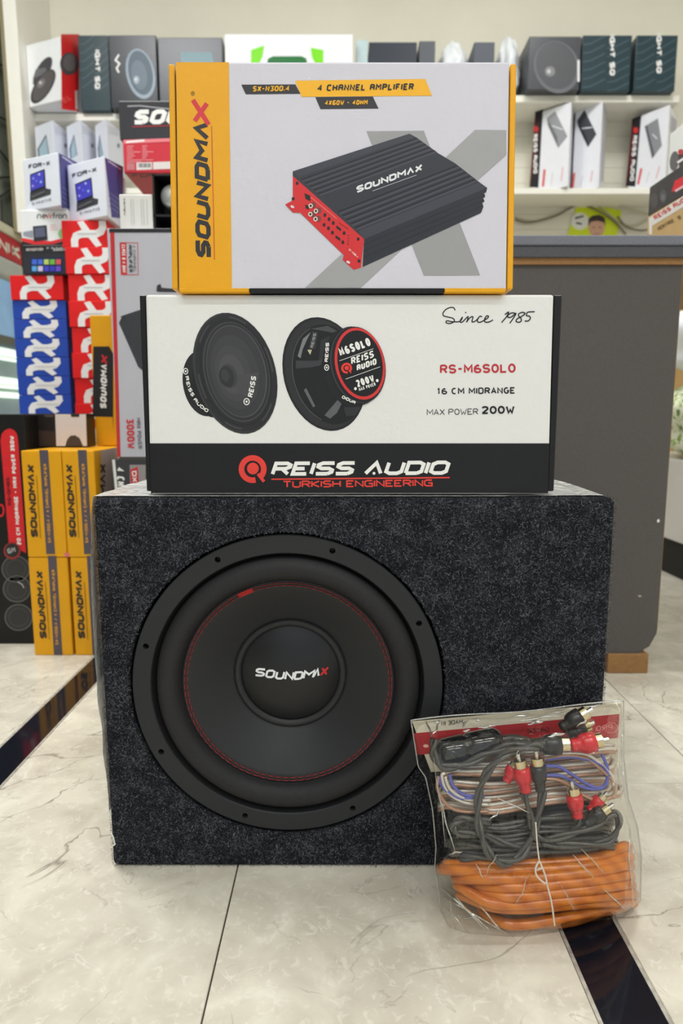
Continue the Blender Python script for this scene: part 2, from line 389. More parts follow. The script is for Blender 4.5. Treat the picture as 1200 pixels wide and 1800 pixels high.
# ================================================================== SUBWOOFER IN CARPETED BOX
YF = .621
RX0, RX1, RB, RT, RZ0, RZ1 = -.1855, .2010, .632, .642, .386+.0028, .5775
SX0, SX1, SZ = -.238, .263, .386
CX, CZ = -.0540, .1950
sub = thing('subwoofer', (.012, .80, 0), 'large charcoal carpeted subwoofer box with a black round driver', 'subwoofer')
def carpetmat():
    m = bpy.data.materials.new('charcoal_carpet'); m.use_nodes = True; nt = m.node_tree; N = nt.nodes; L = nt.links
    p = N['Principled BSDF']; p.inputs['Roughness'].default_value = .95; p.inputs['Specular IOR Level'].default_value = .15
    tc = N.new('ShaderNodeTexCoord')
    a = N.new('ShaderNodeTexNoise'); a.inputs['Scale'].default_value = 420; a.inputs['Detail'].default_value = 4; a.inputs['Distortion'].default_value = 2
    b = N.new('ShaderNodeTexNoise'); b.inputs['Scale'].default_value = 60; b.inputs['Detail'].default_value = 3
    L.new(tc.outputs['Object'], a.inputs['Vector']); L.new(tc.outputs['Object'], b.inputs['Vector'])
    ad = N.new('ShaderNodeMath'); ad.operation = 'MULTIPLY_ADD'; L.new(b.outputs['Fac'], ad.inputs[0]); ad.inputs[1].default_value = .35; L.new(a.outputs['Fac'], ad.inputs[2])
    r = N.new('ShaderNodeValToRGB'); L.new(ad.outputs[0], r.inputs[0]); e = r.color_ramp.elements
    e[0].position = .5; e[0].color = rgb(18, 19, 24); e[1].position = .95; e[1].color = rgb(104, 106, 112)
    e2 = r.color_ramp.elements.new(.72); e2.color = rgb(35, 36, 43)
    L.new(r.outputs[0], p.inputs['Base Color'])
    bu = N.new('ShaderNodeBump'); bu.inputs['Strength'].default_value = .8; bu.inputs['Distance'].default_value = .002
    L.new(a.outputs['Fac'], bu.inputs['Height']); L.new(bu.outputs['Normal'], p.inputs['Normal'])
    return m
V, F = box(SX0, SX1, YF, YF+.36, 0, SZ, .006, 3)
cab = put('cabinet', V, F, carpetmat(), sub)
cut = put('cut', *lathe((CX, YF-.02, CZ), [(.1585, 0), (.1585, .13)], 128, cap0=True, cap1=True), GROUT, sub)
bmx = bmesh.new(); bmx.from_mesh(cut.data); bmesh.ops.recalc_face_normals(bmx, faces=bmx.faces); bmx.to_mesh(cut.data); bmx.free()
boolean(cab, [cut])
# carpet pile
V, F, MI = [], [], []
def fibre(p, n, L):
    d = Vector((random.gauss(0, 1), random.gauss(0, 1), random.gauss(0, 1))); d -= n*d.dot(n)*.75; d.normalize()
    k = d.cross(n).normalized()*random.uniform(-.6, .6)
    w = d.cross(n).normalized()*random.uniform(.00006, .00016)
    a = p+n*.0001; b = p+(d+k)*L*.5+n*random.uniform(.0003, .0012); c = p+(d-k*.2)*L+n*random.uniform(.0001, .0014)
    i = len(V); V.extend((a-w, a+w, b-w, b+w, c-w, c+w)); F.extend(((i, i+1, i+3, i+2), (i+2, i+3, i+5, i+4)))
    q = random.random(); q = 0 if q < .30 else (1 if q < .65 else 2); MI.extend((q, q))
nF = Vector((0, -1, 0))
cnt = 0
while cnt < 30000:
    x = random.uniform(SX0+.001, SX1-.001); z = random.uniform(.001, SZ-.002)
    if (x-CX)**2+(z-CZ)**2 < .1590**2: continue
    fibre(Vector((x, YF, z)), nF, random.uniform(.0012, .0036)); cnt += 1
for i in range(2600):
    t = random.random()
    fibre(Vector((random.uniform(SX0, SX1), YF+.002+t*.012, SZ-.0006-(1-t)*.002)), Vector((0, -.6, .8)).normalized(), random.uniform(.0012, .003))
    if i % 3 == 0: fibre(Vector((SX0+.0006, YF+.002, random.uniform(0.002, SZ))), Vector((-.7, -.7, 0)), .002); fibre(Vector((SX1-.0006, YF+.002, random.uniform(0.002, SZ))), Vector((.7, -.7, 0)), .002)
for i in range(5200):
    a = random.random()*2*math.pi; fibre(Vector((CX+.1592*math.cos(a), YF+random.uniform(0, .004), CZ+.1592*math.sin(a))), nF, random.uniform(.001, .003))
pile = put('carpet_pile', V, F, [mat('pile_light', rgb(128, 130, 136), .9, spec=.1), mat('pile_mid', rgb(72, 74, 82), .9, spec=.1), mat('pile_dark', rgb(20, 21, 26), .9, spec=.1)], sub, MI); pile['kind'] = 'stuff'
# driver
cc = (CX, YF, CZ)
RINGM = mat('satin_black_steel', rgb(42, 43, 45), .5, .0, var=.02, spec=.35)
ring = put('mounting_ring', *lathe(cc, [(.1365, .022), (.1365, .0035), (.1373, .0025), (.1545, .0025), (.1553, .0035), (.1553, .022), (.1365, .022)], 160), RINGM, sub)
cuts, screws = [], []
for hx, hy in ((353, 163), (743, 133), (1036, 380), (1085, 748), (817, 1017), (443, 1043), (153, 820), (108, 457)):
    q = at(200+hx*.5167, 900+hy*.5167, YF+.0025); a = math.atan2(q.z-CZ, q.x-CX); r = .1463
    p = Vector((CX+r*math.cos(a), YF, CZ+r*math.sin(a))); screws.append(p)
    c = put('cut', *lathe(p, [(.0030, -.003), (.0030, .016)], 20, cap0=True, cap1=True), GROUT, sub); cuts.append(c)
for o in cuts+[ring]:
    b_ = bmesh.new(); b_.from_mesh(o.data); bmesh.ops.remove_doubles(b_, verts=b_.verts, dist=1e-6); bmesh.ops.recalc_face_normals(b_, faces=b_.faces); b_.to_mesh(o.data); b_.free()
boolean(ring, cuts)
SCR = mat('screw_black', rgb(16, 16, 17), .5)
for p in screws:
    put('screw', *lathe(p, [(.0026, .014), (.0026, .011), (.0020, .0095), (.0010, .0095), (.0010, .0115)], 14, cap1=True), SCR, sub)
put('gasket', *lathe(cc, [(.1368, .008), (.1325, .014), (.1325, .05), (.157, .05)], 96), mat('gasket_black', rgb(12, 12, 13), .8), sub, smooth=True)
prof = []
for i in range(17):
    a = math.pi*i/16; prof.append((.1205+.0125*math.cos(a), .0125-.0135*math.sin(a)))
prof = [(.1345, .0155)]+prof+[(.1065, .0128)]
put('foam_surround', *lathe(cc, prof, 128), mat('foam_black', rgb(35, 35, 37), .62, var=.1, scale=300, bump=.25, bscale=900, spec=.45), sub, smooth=True)
put('cone', *lathe(cc, [(.1088, .0145), (.1080, .0118), (.1060, .0115), (.1000, .0135), (.0990, .0140), (.080, .0262), (.060, .0390), (.050, .045)], 128), mat('cone_black', rgb(38, 39, 41), .48, var=.03, spec=.45), sub, smooth=True)
TH = mat('red_thread', rgb(150, 40, 40), .6)
for r, d in ((.1050, .0113), (.1022, .0122)):
    V, F = [], []; n = 84
    for k in range(n):
        a0 = 2*math.pi*(k+.08)/n; a1 = 2*math.pi*(k+.92)/n
        P = [Vector((CX+r*math.cos(a0+(a1-a0)*j/3), YF+d-(.0008 if 0 < j < 3 else -.0003), CZ+r*math.sin(a0+(a1-a0)*j/3))) for j in range(4)]
        V, F = join((V, F), tube(P, .00042, 5))
    o = put('stitching', V, F, TH, sub, smooth=True); o['kind'] = 'stuff'; o['label'] = 'red thread stitching around the cone'
V, F = [], []
q_ = at(430, 1038, YF+.012); a_ = math.atan2(q_.z-CZ, q_.x-CX)
for r in (.1055, .1043, .1031, .1018):
    V, F = join((V, F), tube([Vector((CX+r*math.cos(a_+.075*(j-1.5)/1.5), YF+.0100+(.1055-r)*.3, CZ+r*math.sin(a_+.075*(j-1.5)/1.5))) for j in range(4)], .0005, 5))
put('thread_bartack', V, F, mat('bright_red_thread', rgb(206, 52, 46), .6), sub, smooth=True)
put('cap_trim', *lathe(cc, [(.0590, .0420), (.0585, .0375), (.0565, .0362), (.0535, .0368), (.0520, .0395)], 96), mat('trim_black', rgb(43, 44, 45), .5, spec=.4), sub, smooth=True)
def domed(r): return .0405-.0125*(1-(r/.0525)**2)
put('dust_cap', *lathe(cc, [(.0525*k/14, domed(.0525*k/14)) for k in range(14, 0, -1)]+[(.0005, domed(0))], 96, cap1=True), mat('cap_black', rgb(26, 27, 29), .36, var=.02, spec=.5), sub, smooth=True)
def snapdome(q):
    r = math.hypot(q.x-CX, q.z-CZ); q = q.copy(); q.y = YF+domed(min(r, .0525)); return q
pr = Print((CX, YF+.030, CZ), (0, -1, 0), .0003, snapdome)
# slightly arched lettering, letter by letter
word = 'SOUNDM^X'; xs = [448, 467, 484.5, 501, 517, 533, 551, 563]; ys = [1191, 1192, 1193.5, 1194, 1194, 1193, 1191, 1190]; ws = [18, 16.5, 16, 16, 16, 20, 12, 14]
for ch, x, y, w in zip(word, xs, ys, ws):
    pr.text(ch, (x, y), (x+w, y-.4), 15, 3.6, ink(232, 234, 236) if ch != 'X' else ink(196, 44, 44), slant=.28)
o = pr.make('brand_lettering', sub); o['label'] = 'white and red brand lettering on the cap'
# thin clear film left over the top and the left side of the cabinet
FILMW = film('milky_film', (.95, .96, .92, 1), 1.4, .86, 60, .4, .2)
V, F = [], []
nx, ny = 70, 30
for j in range(ny+1):
    for i in range(nx+1):
        u, v = i/nx, j/ny
        x = SX0-.001+(SX1-SX0-.006)*u; y = YF+.007+.33*v
        z = SZ+.0012+.0025*abs(noise.noise(Vector((x*60, y*14, 1))))*(1 if v > .05 else .2)
        if u > .8: y += (.004 + .01*(u-.8))*1
        if RX0-.004 < x < RX1+.008: z = SZ+.0011
        if x > RX1+.008 and v > .12: z += .016*math.exp(-((x-.226)/.014)**2)*min(1, (v-.12)*4)
        V.append(Vector((x, y, z)))
for j in range(ny):
    for i in range(nx):
        a = j*(nx+1)+i; F.append((a, a+1, a+nx+2, a+nx+1))
b0 = len(V); mz, my = 40, 14
for j in range(mz+1):
    v = j/mz
    for i in range(my+1):
        u = i/my; z = SZ+.001-v*(SZ-.06)
        x = SX0-.0012-.010*math.sin(math.pi*min(1, v*1.05))**.8*(1-.5*v)*(1-.8*abs(u-.25)) - .002*noise.noise(Vector((z*30, u*4, 3)))
        y = YF+.003+.33*u+.002*noise.noise(Vector((z*25, 1, u*3)))
        V.append(Vector((min(x, SX0-.0006), y, z)))
for j in range(mz):
    for i in range(my):
        a = b0+j*(my+1)+i; F.append((a, a+1, a+my+2, a+my+1))
put('protective_film', V, F, FILMW, sub, smooth=True)['label'] = 'milky wrinkled plastic film'
put('film_shred', *tube(spline([at(x, y, YF-.002) for x, y in ((195, 1464), (199, 1472), (201, 1481), (202, 1484), (199, 1486))], 5), .0009, 6), FILMW, sub, smooth=True)
put('film_shred', *tube(spline([at(x, y, YF-.0015) for x, y in ((190, 1420), (193, 1432), (195, 1440))], 5), .0008, 6), FILMW, sub, smooth=True)

# ================================================================== REISS SPEAKER CARTON
def sheared_carton(x0, x1, yb, yt, z0, z1, dep, bev):
    return hexa([Vector(p) for p in ((x0, yb, z0), (x1, yb, z0), (x1, yb+dep, z0), (x0, yb+dep, z0), (x0, yt, z1), (x1, yt, z1), (x1, yt+dep, z1), (x0, yt+dep, z1))], bev, 2)
spk = thing('speaker_carton', (0, .69, RZ0), 'white and black carton printed with two speakers, lying on the carpeted box', 'carton')
WC = mat('white_card', rgb(226, 226, 224), .5, var=.02, scale=20, bump=.12, bscale=160)
put('box_body', *sheared_carton(RX0, RX1, RB, RT, RZ0, RZ1, .115, .0022), WC, spk)
BC = mat('black_card', rgb(14, 14, 16), .42, var=.15, scale=60, bump=.08, bscale=200)
for s in (0, 1):
    o0, o1 = (-.0072, -.0012) if s == 0 else (.0018, .0095)
    X = RX0 if s == 0 else RX1
    put('side_flap', *hexa([Vector(p) for p in ((X+o0*.75, RB+.006, RZ0+.002), (X+o1*.75, RB+.006, RZ0+.002), (X+o1*.75, RB+.112, RZ0+.002), (X+o0*.75, RB+.112, RZ0+.002), (X+o0, RT+.005, RZ1+.0005), (X+o1, RT+.005, RZ1+.0005), (X+o1, RT+.112, RZ1+.0005), (X+o0, RT+.112, RZ1+.0005))], .0008, 1), BC, spk)
nrm = Vector((0, -(RZ1-RZ0), -(RT-RB)*-1)).normalized(); nrm = Vector((0, -(RZ1-RZ0), (RT-RB))).normalized()
def P_(): return Print((0, RB, RZ0), nrm, .00012)
# black band
k = (RT-RB)/(RZ1-RZ0)
pr = P_(); zb = RZ0+.0488
pr.V = [Vector((RX0+.0005, RB+k*.0008, RZ0+.0008)), Vector((RX1-.0005, RB+k*.0008, RZ0+.0008)), Vector((RX1-.0005, RB+k*.0488, zb)), Vector((RX0+.0005, RB+k*.0488, zb))]
pr.V = [v+nrm*.0004 for v in pr.V]; pr.F = [[0, 1, 2, 3]]; pr.mi = [0]; pr.mats = [BC]
pr.make('black_band', spk)
# logo
LR = ink(222, 62, 52); LW = ink(236, 236, 232)
pr = P_(); pr.lv = 5
def rlogo(pr, cx, cy, r, mt, cut):
    pr.ring(cx, cy, r*.80, r*.80, 0, r*.40, mt, 75, 410); pr.ell(cx+.02*r, cy-.04*r, r*.42, r*.42, 0, mt, n=24)
    pr.strokes([(cx+.38*r, cy+.34*r), (cx+.82*r, cy+.90*r)], r*.22, mt)
rlogo(pr, 444, 824.5, 24.5, LR, None)
pr.text('REISS ^UDIO', (479, 836.5), (789, 834.5), 25, 6.4, LW, slant=.35, gap=.08); pr.ell(657, 832, 2.6, 2.6, 0, LW, n=12)
pr.make('brand_lettering', spk)
pr = P_(); pr.lv = 5
pr.poly([(477, 841.2), (790, 838.2), (790, 840.7), (477, 843.6)], LR)
pr.text('TURKISH ENGINEERING', (497, 857.5), (760, 855), 12.5, 2.6, LR, gap=.10)
pr.make('slogan_lettering', spk)
# captions
pr = P_(); pr.lv = 2
pr.text('RS-M6SOLO', (773, 657), (906, 655), 16, 3.2, ink(186, 42, 50), sans=True)
pr.make('model_lettering', spk)
pr = P_(); pr.lv = 2
pr.text('16 CM MIDRANGE', (768, 693.5), (905, 692), 11.5, 2.3, BLACK, sans=True)
pr.text('MAX POWER', (750, 730), (840, 728.5), 10.5, 1.2, DARK, sans=True)
pr.text('200W', (846, 728), (904, 727), 14, 3.0, BLACK, sans=True)
pr.make('caption_lettering', spk)
pr = P_(); pr.lv = 2
def tr(pts, k=6):
    P = spline([(680+a*.2667, 500+b*.2667, 0) for a, b in pts], k); return [(p.x, p.y) for p in P]
for pts in ([(448, 172), (440, 155), (418, 152), (388, 165), (369, 188), (372, 206), (396, 214), (430, 222), (444, 236), (432, 252), (405, 258), (388, 250), (396, 240), (430, 246), (470, 246), (488, 236), (498, 214)],
            [(498, 214), (482, 238), (484, 250), (498, 246), (522, 222), (534, 212), (530, 232), (523, 250)], [(523, 250), (540, 226), (558, 213), (566, 217), (560, 238), (562, 248), (580, 242), (604, 222)],
            [(626, 214), (612, 210), (598, 226), (596, 244), (608, 250), (630, 242), (652, 226)], [(640, 236), (662, 222), (668, 210), (656, 208), (644, 224), (642, 242), (654, 250), (676, 246), (698, 234)],
            [(516, 182), (519, 190)],
            [(776, 198), (801, 183), (786, 214), (754, 251)], [(848, 192), (822, 188), (798, 202), (796, 216), (816, 216), (848, 192), (832, 222), (808, 256)],
            [(908, 190), (892, 184), (868, 194), (866, 208), (880, 222), (884, 240), (868, 250), (850, 244), (856, 228), (884, 212), (904, 198), (908, 190)],
            [(972, 180), (926, 184), (918, 206), (934, 208), (944, 222), (930, 240), (906, 242)]):
    pr.strokes(tr(pts), 1.9, BLACK)
pr.make('script_lettering', spk)
# picture of the speaker seen from the front
q5 = lambda x, y: (230+x*.25, 500+y*.25)
def E5(pr, cx, cy, a, b, phi, mt, **k): pr.ell(230+cx*.25, 500+cy*.25, a*.25, b*.25, phi, mt, **k)
def R5(pr, cx, cy, a, b, phi, th, mt, **k): pr.ring(230+cx*.25, 500+cy*.25, a*.25, b*.25, phi, th*.25, mt, **k)
pr = P_(); g = lambda v, b=2: ink(v, v, v+b)
pr.lv = 2; E5(pr, 515, 695, 152, 232, .15, g(34)); E5(pr, 560, 700, 130, 235, .15, g(24))
pr.lv = 3; E5(pr, 733, 625, 298, 426, .225, g(52, 3)); pr.lv = 4; E5(pr, 738, 623, 286, 412, .225, g(38, 3)); R5(pr, 738, 620, 250, 372, .225, 10, g(30))
for a0 in (20, 80, 140, 200, 260, 320): R5(pr, 736, 623, 268, 392, .225, 12, g(62, 3), t0=a0, t1=a0+26, n=8)
pr.lv = 5; E5(pr, 742, 616, 236, 352, .22, g(64, 4)); pr.lv = 6; E5(pr, 744, 614, 228, 343, .22, g(42, 3)); pr.lv = 7; E5(pr, 744, 612, 214, 325, .22, g(78, 4)); pr.lv = 8; E5(pr, 742, 612, 208, 318, .22, g(54, 4))
for i, (c0, sz) in enumerate(((60, .82), (66, .62), (74, .44))):
    pr.lv = 9+i; E5(pr, 742-(1-sz)*58, 612+(1-sz)*36, 208*sz, 318*sz, .22, g(c0, 3))
pr.lv = 12; pr.poly([q5(*p) for p in ((712, 690), (800, 800), (880, 720), (905, 620), (720, 640))], g(70, 3)); E5(pr, 690, 645, 60, 84, .2, g(58, 3))
pr.lv = 13; E5(pr, 675, 650, 53, 73, .2, g(44, 3)); pr.lv = 14; E5(pr, 665, 640, 30, 44, .2, g(56, 3))
pr.make('speaker_front_picture', spk)
pr = P_(); pr.lv = 15
pr.text('REISS', q5(858, 795), q5(884, 648), 9, 2.1, LW, up=(-1, -.12), slant=.2)
pr.ring(*q5(815, 825), 4.6, 5.4, 0, 1.7, LW); pr.ell(*q5(815, 825), 1.8, 2.2, 0, LW, n=12)
pr.make('cone_lettering', spk); pr = P_(); pr.lv = 15
pr.ring(*q5(388, 612), 3.8, 5, 0, 1.5, LW); pr.ell(*q5(388, 612), 1.6, 2, 0, LW, n=12)
for ch, x, y, x2, y2 in (('R', 383, 650, 392, 680), ('E', 390, 690, 399, 716), ('I', 400, 722, 404, 728), ('S', 403, 735, 416, 762), ('S', 418, 768, 432, 792), ('A', 440, 812, 458, 834), ('U', 462, 840, 482, 860), ('D', 486, 863, 504, 880), ('I', 508, 882, 512, 886), ('O', 516, 888, 538, 902)):
    pr.text(ch, q5(x, y), q5(x2, y2), 6, 1.4, LW)
pr.make('magnet_lettering', spk)
# picture of the speaker seen from behind
q6 = lambda x, y: (480+x*.2, 530+y*.2)
def E6(pr, cx, cy, a, b, phi, mt, **k): pr.ell(480+cx*.2, 530+cy*.2, a*.2, b*.2, phi, mt, **k)
def R6(pr, cx, cy, a, b, phi, th, mt, **k): pr.ring(480+cx*.2, 530+cy*.2, a*.2, b*.2, phi, th*.2, mt, **k)
pr = P_(); pr.lv = 2; E6(pr, 448, 638, 368, 500, .18, g(30)); pr.lv = 3; E6(pr, 452, 638, 350, 478, .18, g(42)); pr.lv = 4; E6(pr, 490, 640, 320, 440, .18, g(22)); R6(pr, 480, 640, 312, 425, .18, 6, g(80), t0=100, t1=240)
pr.lv = 5
for pts, c in ((((215, 480), (260, 330), (330, 270), (300, 330), (260, 420), (240, 500)), 120), (((200, 520), (390, 520), (440, 480), (420, 560), (330, 580), (200, 590)), 58), (((420, 340), (500, 300), (470, 420), (440, 500), (400, 520), (410, 420)), 44),
               (((450, 1000), (520, 920), (570, 860), (600, 900), (560, 980), (500, 1030)), 92), (((290, 760), (370, 920), (350, 930), (270, 780)), 96), (((330, 240), (480, 215), (560, 260), (520, 275), (420, 255)), 70), (((620, 930), (780, 925), (720, 1000), (640, 1010)), 46)):
    pr.poly([q6(*p) for p in pts], g(c, 4))
pr.lv = 6; pr.poly([q6(*p) for p in ((345, 265), (392, 270), (370, 420), (310, 420))], g(52)); pr.poly([q6(*p) for p in ((300, 425), (340, 425), (325, 470))], ink(190, 185, 150))
pr.lv = 7; E6(pr, 668, 590, 235, 338, .16, g(26)); pr.lv = 8; E6(pr, 722, 566, 236, 345, .16, g(20)); pr.lv = 9; E6(pr, 742, 558, 243, 336, .16, g(56, 6)); pr.lv = 10; E6(pr, 750, 555, 238, 332, .16, g(24)); pr.lv = 11; E6(pr, 761, 548, 222, 316, .16, ink(208, 52, 52)); pr.lv = 12; E6(pr, 763, 546, 200, 290, .16, g(20))
pr.make('speaker_back_picture', spk)
pr = P_(); pr.lv = 14
pr.text('M6SOLO', q6(592, 486), q6(862, 388), 15, 3.6, LW, sans=True); pr.text('200W', q6(742, 757), q6(894, 703), 13, 3, LW, sans=True); pr.text('MAX POWER', q6(757, 790), q6(902, 740), 6, 1.1, LW, sans=True)
pr.text('REISS', q6(694, 556), q6(892, 490), 12, 2.7, LW, slant=.3); pr.text('AUDIO', q6(742, 612), q6(914, 552), 10.5, 2.6, LW, slant=.3)
for a, b in (((582, 524), (880, 417)), ((637, 684), (938, 576))): pr.strokes([q6(*a), q6(*b)], .8, LW)
pr.ell(*q6(722, 768), 2.4, 2.8, 0, LW, n=12); pr.ell(*q6(913, 697), 2.4, 2.8, 0, LW, n=12)
rlogo(pr, *q6(645, 588), 9.5, LR, None)
pr.text('REISS', q6(482, 535), q6(492, 365), 6, 1.5, LW, up=(-1, -.1)); pr.ring(*q6(470, 583), 3.6, 4.8, 0, 1.4, LW); pr.ell(*q6(470, 583), 1.5, 1.9, 0, LW, n=10)
pr.text('REISS', q6(352, 412), q6(380, 285), 5, 1.2, g(150), up=(-1, -.2)); pr.text('OIDUA', q6(600, 850), q6(715, 905), 5.5, 1.4, LW)
pr.make('label_lettering', spk)

# ================================================================== AMPLIFIER CARTON
AX0, AX1, AB, AT, AZ0, AZ1 = -.1525, .1545, .636, .653, RZ1+.0015, .786
amp = thing('amplifier_carton', (0, .67, AZ0), 'yellow and light grey amplifier carton standing on top of the stack', 'carton')
GC = mat('pale_grey_card', rgb(206, 204, 214), .5, var=.02, scale=20, bump=.10, bscale=160)
YC = mat('yellow_card', rgb(228, 163, 10), .45, var=.05, scale=30, bump=.10, bscale=160)
put('box_body', *sheared_carton(AX0, AX1, AB, AT, AZ0, AZ1, .085, .0022), GC, amp)
for s in (0, 1):
    o0, o1 = (-.0072, -.0016) if s == 0 else (.0014, .0070)
    X = AX0 if s == 0 else AX1
    put('side_flap', *hexa([Vector(p) for p in ((X+o0, AB+.004, AZ0+.003), (X+o1, AB+.004, AZ0+.003), (X+o1, AB+.083, AZ0+.003), (X+o0, AB+.083, AZ0+.003), (X+o0, AT+.003, AZ1-.0005), (X+o1, AT+.003, AZ1-.0005), (X+o1, AT+.083, AZ1-.0005), (X+o0, AT+.083, AZ1-.0005))], .0012, 2), YC, amp)
nA = Vector((0, -(AZ1-AZ0), (AT-AB))).normalized()
def A_(): return Print((0, AB, AZ0), nA, .00012)
kk = (AT-AB)/(AZ1-AZ0)
pr = A_(); xb = at(404, 300, .645).x
pr.V = [v+nA*.0004 for v in (Vector((AX0+.0008, AB+kk*.001, AZ0+.001)), Vector((xb+.0008, AB+kk*.001, AZ0+.001)), Vector((xb, AT-kk*.001, AZ1-.001)), Vector((AX0+.0008, AT-kk*.001, AZ1-.001)))]
pr.F = [[0, 1, 2, 3]]; pr.mi = [0]; pr.mats = [YC]; pr.make('yellow_band', amp)
# lower lip: yellow ends, black middle
put('bottom_lip', *box(AX0+.001, AX0+.066, AB-.0012, AB+.010, AZ0-.0008, AZ0+.0030, .0006, 1), YC, amp)
put('bottom_lip', *box(AX0+.066, AX1-.058, AB-.0011, AB+.010, AZ0-.0008, AZ0+.0030, .0006, 1), BC, amp)
put('bottom_lip', *box(AX1-.058, AX1-.001, AB-.0012, AB+.010, AZ0-.0008, AZ0+.0030, .0006, 1), YC, amp)
pr = A_(); pr.lv = 5
AR = ink(208, 52, 62)
pr.text('SOUNDM^', (371, 453), (368, 213), 27, 7.8, DARK, slant=.3, gap=.10)
pr.text('X', (371, 219), (367, 174), 32, 8, AR, slant=.35)
pr.strokes([(377, 457), (372, 222)], 1.4, ink(200, 70, 40))
pr.ring(339, 165, 3, 3.4, 0, .8, DARK, n=16); pr.text('R', (340.4, 166.2), (340.4, 163.4), 2.6, .6, DARK)
pr.make('brand_lettering', amp)
pr = A_(); pr.lv = 2
pr.poly([(424, 149), (519, 148.5), (528, 165), (432, 166)], DARK); pr.poly([(518.5, 142), (747, 139), (759, 168.5), (530, 170.5)], YEL); pr.poly([(554, 171), (655, 170), (665, 191), (563, 192)], DARK)
pr.lv = 4
pr.text('SX-N300.4', (444.5, 161.5), (509, 160.5), 9.5, 2.1, YEL, slant=.15); pr.text('4 CHANNEL AMPLIFIER', (558, 160.8), (727, 158.5), 11.5, 2.6, BLACK, slant=.15); pr.text('4X60W - 4OHM', (571, 185.6), (646, 184.6), 8.5, 1.9, YEL, slant=.15)
pr.make('title_banner', amp)
q4 = lambda x, y: (490+x*.35, 210+y*.35)
pr = A_(); pr.lv = 2
pr.poly([q4(*p) for p in ((440, 60), (727, 57), (860, 398), (1010, 783), (728, 785), (600, 462))], ink(152, 152, 154))
pr.lv = 3; pr.poly([q4(*p) for p in ((985, 53), (1141, 55), (1141, 178), (780, 500), (410, 846), (132, 846), (560, 450))], ink(158, 158, 160))
pr.make('x_emblem', amp)
pr = A_(); pr.lv = 5; A2 = ink(206, 40, 44)
pr.poly([q4(*p) for p in ((70, 280), (428, 596), (412, 745), (375, 756), (320, 706), (326, 682), (108, 470), (70, 468), (32, 428), (70, 408))], A2)
pr.poly([q4(*p) for p in ((428, 600), (1045, 345), (1040, 366), (1028, 372), (1036, 388), (1024, 396), (1032, 412), (1020, 420), (1026, 440), (1014, 470), (420, 742))], ink(38, 39, 48))
pr.poly([q4(*p) for p in ((70, 262), (655, 73), (690, 92), (800, 172), (885, 222), (1000, 312), (1045, 345), (428, 602), (70, 285))], ink(48, 50, 60))
pr.lv = 6
def para(a, b, c, d, t0, t1, mt):
    A, B, Cc, D = Vector(a), Vector(b), Vector(c), Vector(d)   # A-B long far edge, D-C long near edge
    pr.poly([q4(*(A+(D-A)*t0)), q4(*(B+(Cc-B)*t0)), q4(*(B+(Cc-B)*t1)), q4(*(A+(D-A)*t1))], mt)
f1 = ((105, 300), (688, 92), (797, 168), (212, 388)); f2 = ((292, 460), (885, 230), (1000, 315), (395, 560))
for fset in (f1, f2):
    for i in range(5):
        para(*fset, i/5+.02, i/5+.10, ink(26, 27, 34)); para(*fset, i/5+.10, i/5+.17, ink(66, 68, 78))
pr.poly([q4(*p) for p in ((214, 388), (800, 172), (884, 222), (290, 457))], ink(46, 48, 57)); pr.poly([q4(*p) for p in ((398, 562), (1002, 318), (1045, 345), (428, 602))], ink(58, 60, 70)); pr.poly([q4(*p) for p in ((72, 264), (655, 75), (682, 92), (100, 290))], ink(58, 60, 70))
for k_ in range(3): pr.strokes([q4(424, 630+k_*32), q4(1032-k_*4, 378+k_*28)], 1.2, ink(26, 27, 34))
pr.lv = 7
for x, y in ((92, 322), (398, 602), (72, 400), (402, 712)): pr.ell(*q4(x, y), 2.6, 3, 0, BLACK, n=12)
for x, y in ((68, 440), (348, 718)): pr.ell(*q4(x, y), 3.4, 2.6, .4, ink(215, 213, 220), n=12)
pr.poly([q4(*p) for p in ((128, 372), (158, 385), (158, 412), (134, 400))], BLACK); pr.poly([q4(*p) for p in ((132, 428), (150, 438), (150, 456), (134, 446))], BLACK)
for x, y in ((172, 432), (200, 458), (172, 478), (198, 500)): pr.ell(*q4(x, y), 5, 5.4, 0, ink(120, 60, 58), n=14)
for x, y in ((231, 481), (252, 502), (273, 521), (227, 531), (249, 548), (269, 570), (327, 572), (321, 618)): pr.ell(*q4(x, y), 2.6, 3.4, 0, ink(40, 22, 24), n=12)
for x, y in ((300, 545), (296, 594)): pr.poly([q4(x-12, y-12), q4(x+12, y+4), q4(x+12, y+18), q4(x-12, y+2)], ink(40, 22, 24))
for i in range(4): pr.ell(*q4(348, 585+i*14), 1, 1, 0, BLACK, n=8)
pr.strokes([q4(160, 392), q4(290, 500)], .8, ink(240, 150, 140)); pr.strokes([q4(300, 520), q4(350, 552)], .8, ink(120, 20, 24))
pr.lv = 8
for x, y in ((160, 436), (186, 462), (158, 478), (184, 502)): pr.ell(*q4(x, y), 3.8, 4.2, 0, ink(222, 214, 200), n=14)
pr.lv = 9
for x, y in ((160, 436), (186, 462), (158, 478), (184, 502)): pr.ell(*q4(x, y), 2, 2.3, 0, ink(40, 30, 28), n=12)
pr.make('amplifier_picture', amp)
pr = A_(); pr.lv = 10
pr.text('SOUNDM^X', q4(392, 372), q4(722, 258), 11.5, 3.2, ink(226, 226, 230), up=(-.18, -1), slant=.2); pr.strokes([q4(470, 362), q4(690, 282)], .8, ink(200, 200, 206)); pr.make('picture_lettering', amp); pr = A_(); pr.lv = 10; pr.text('SX-N300.4', q4(348, 658), q4(392, 698), 4, 1, ink(240, 190, 185))
pr.make('panel_lettering', amp)

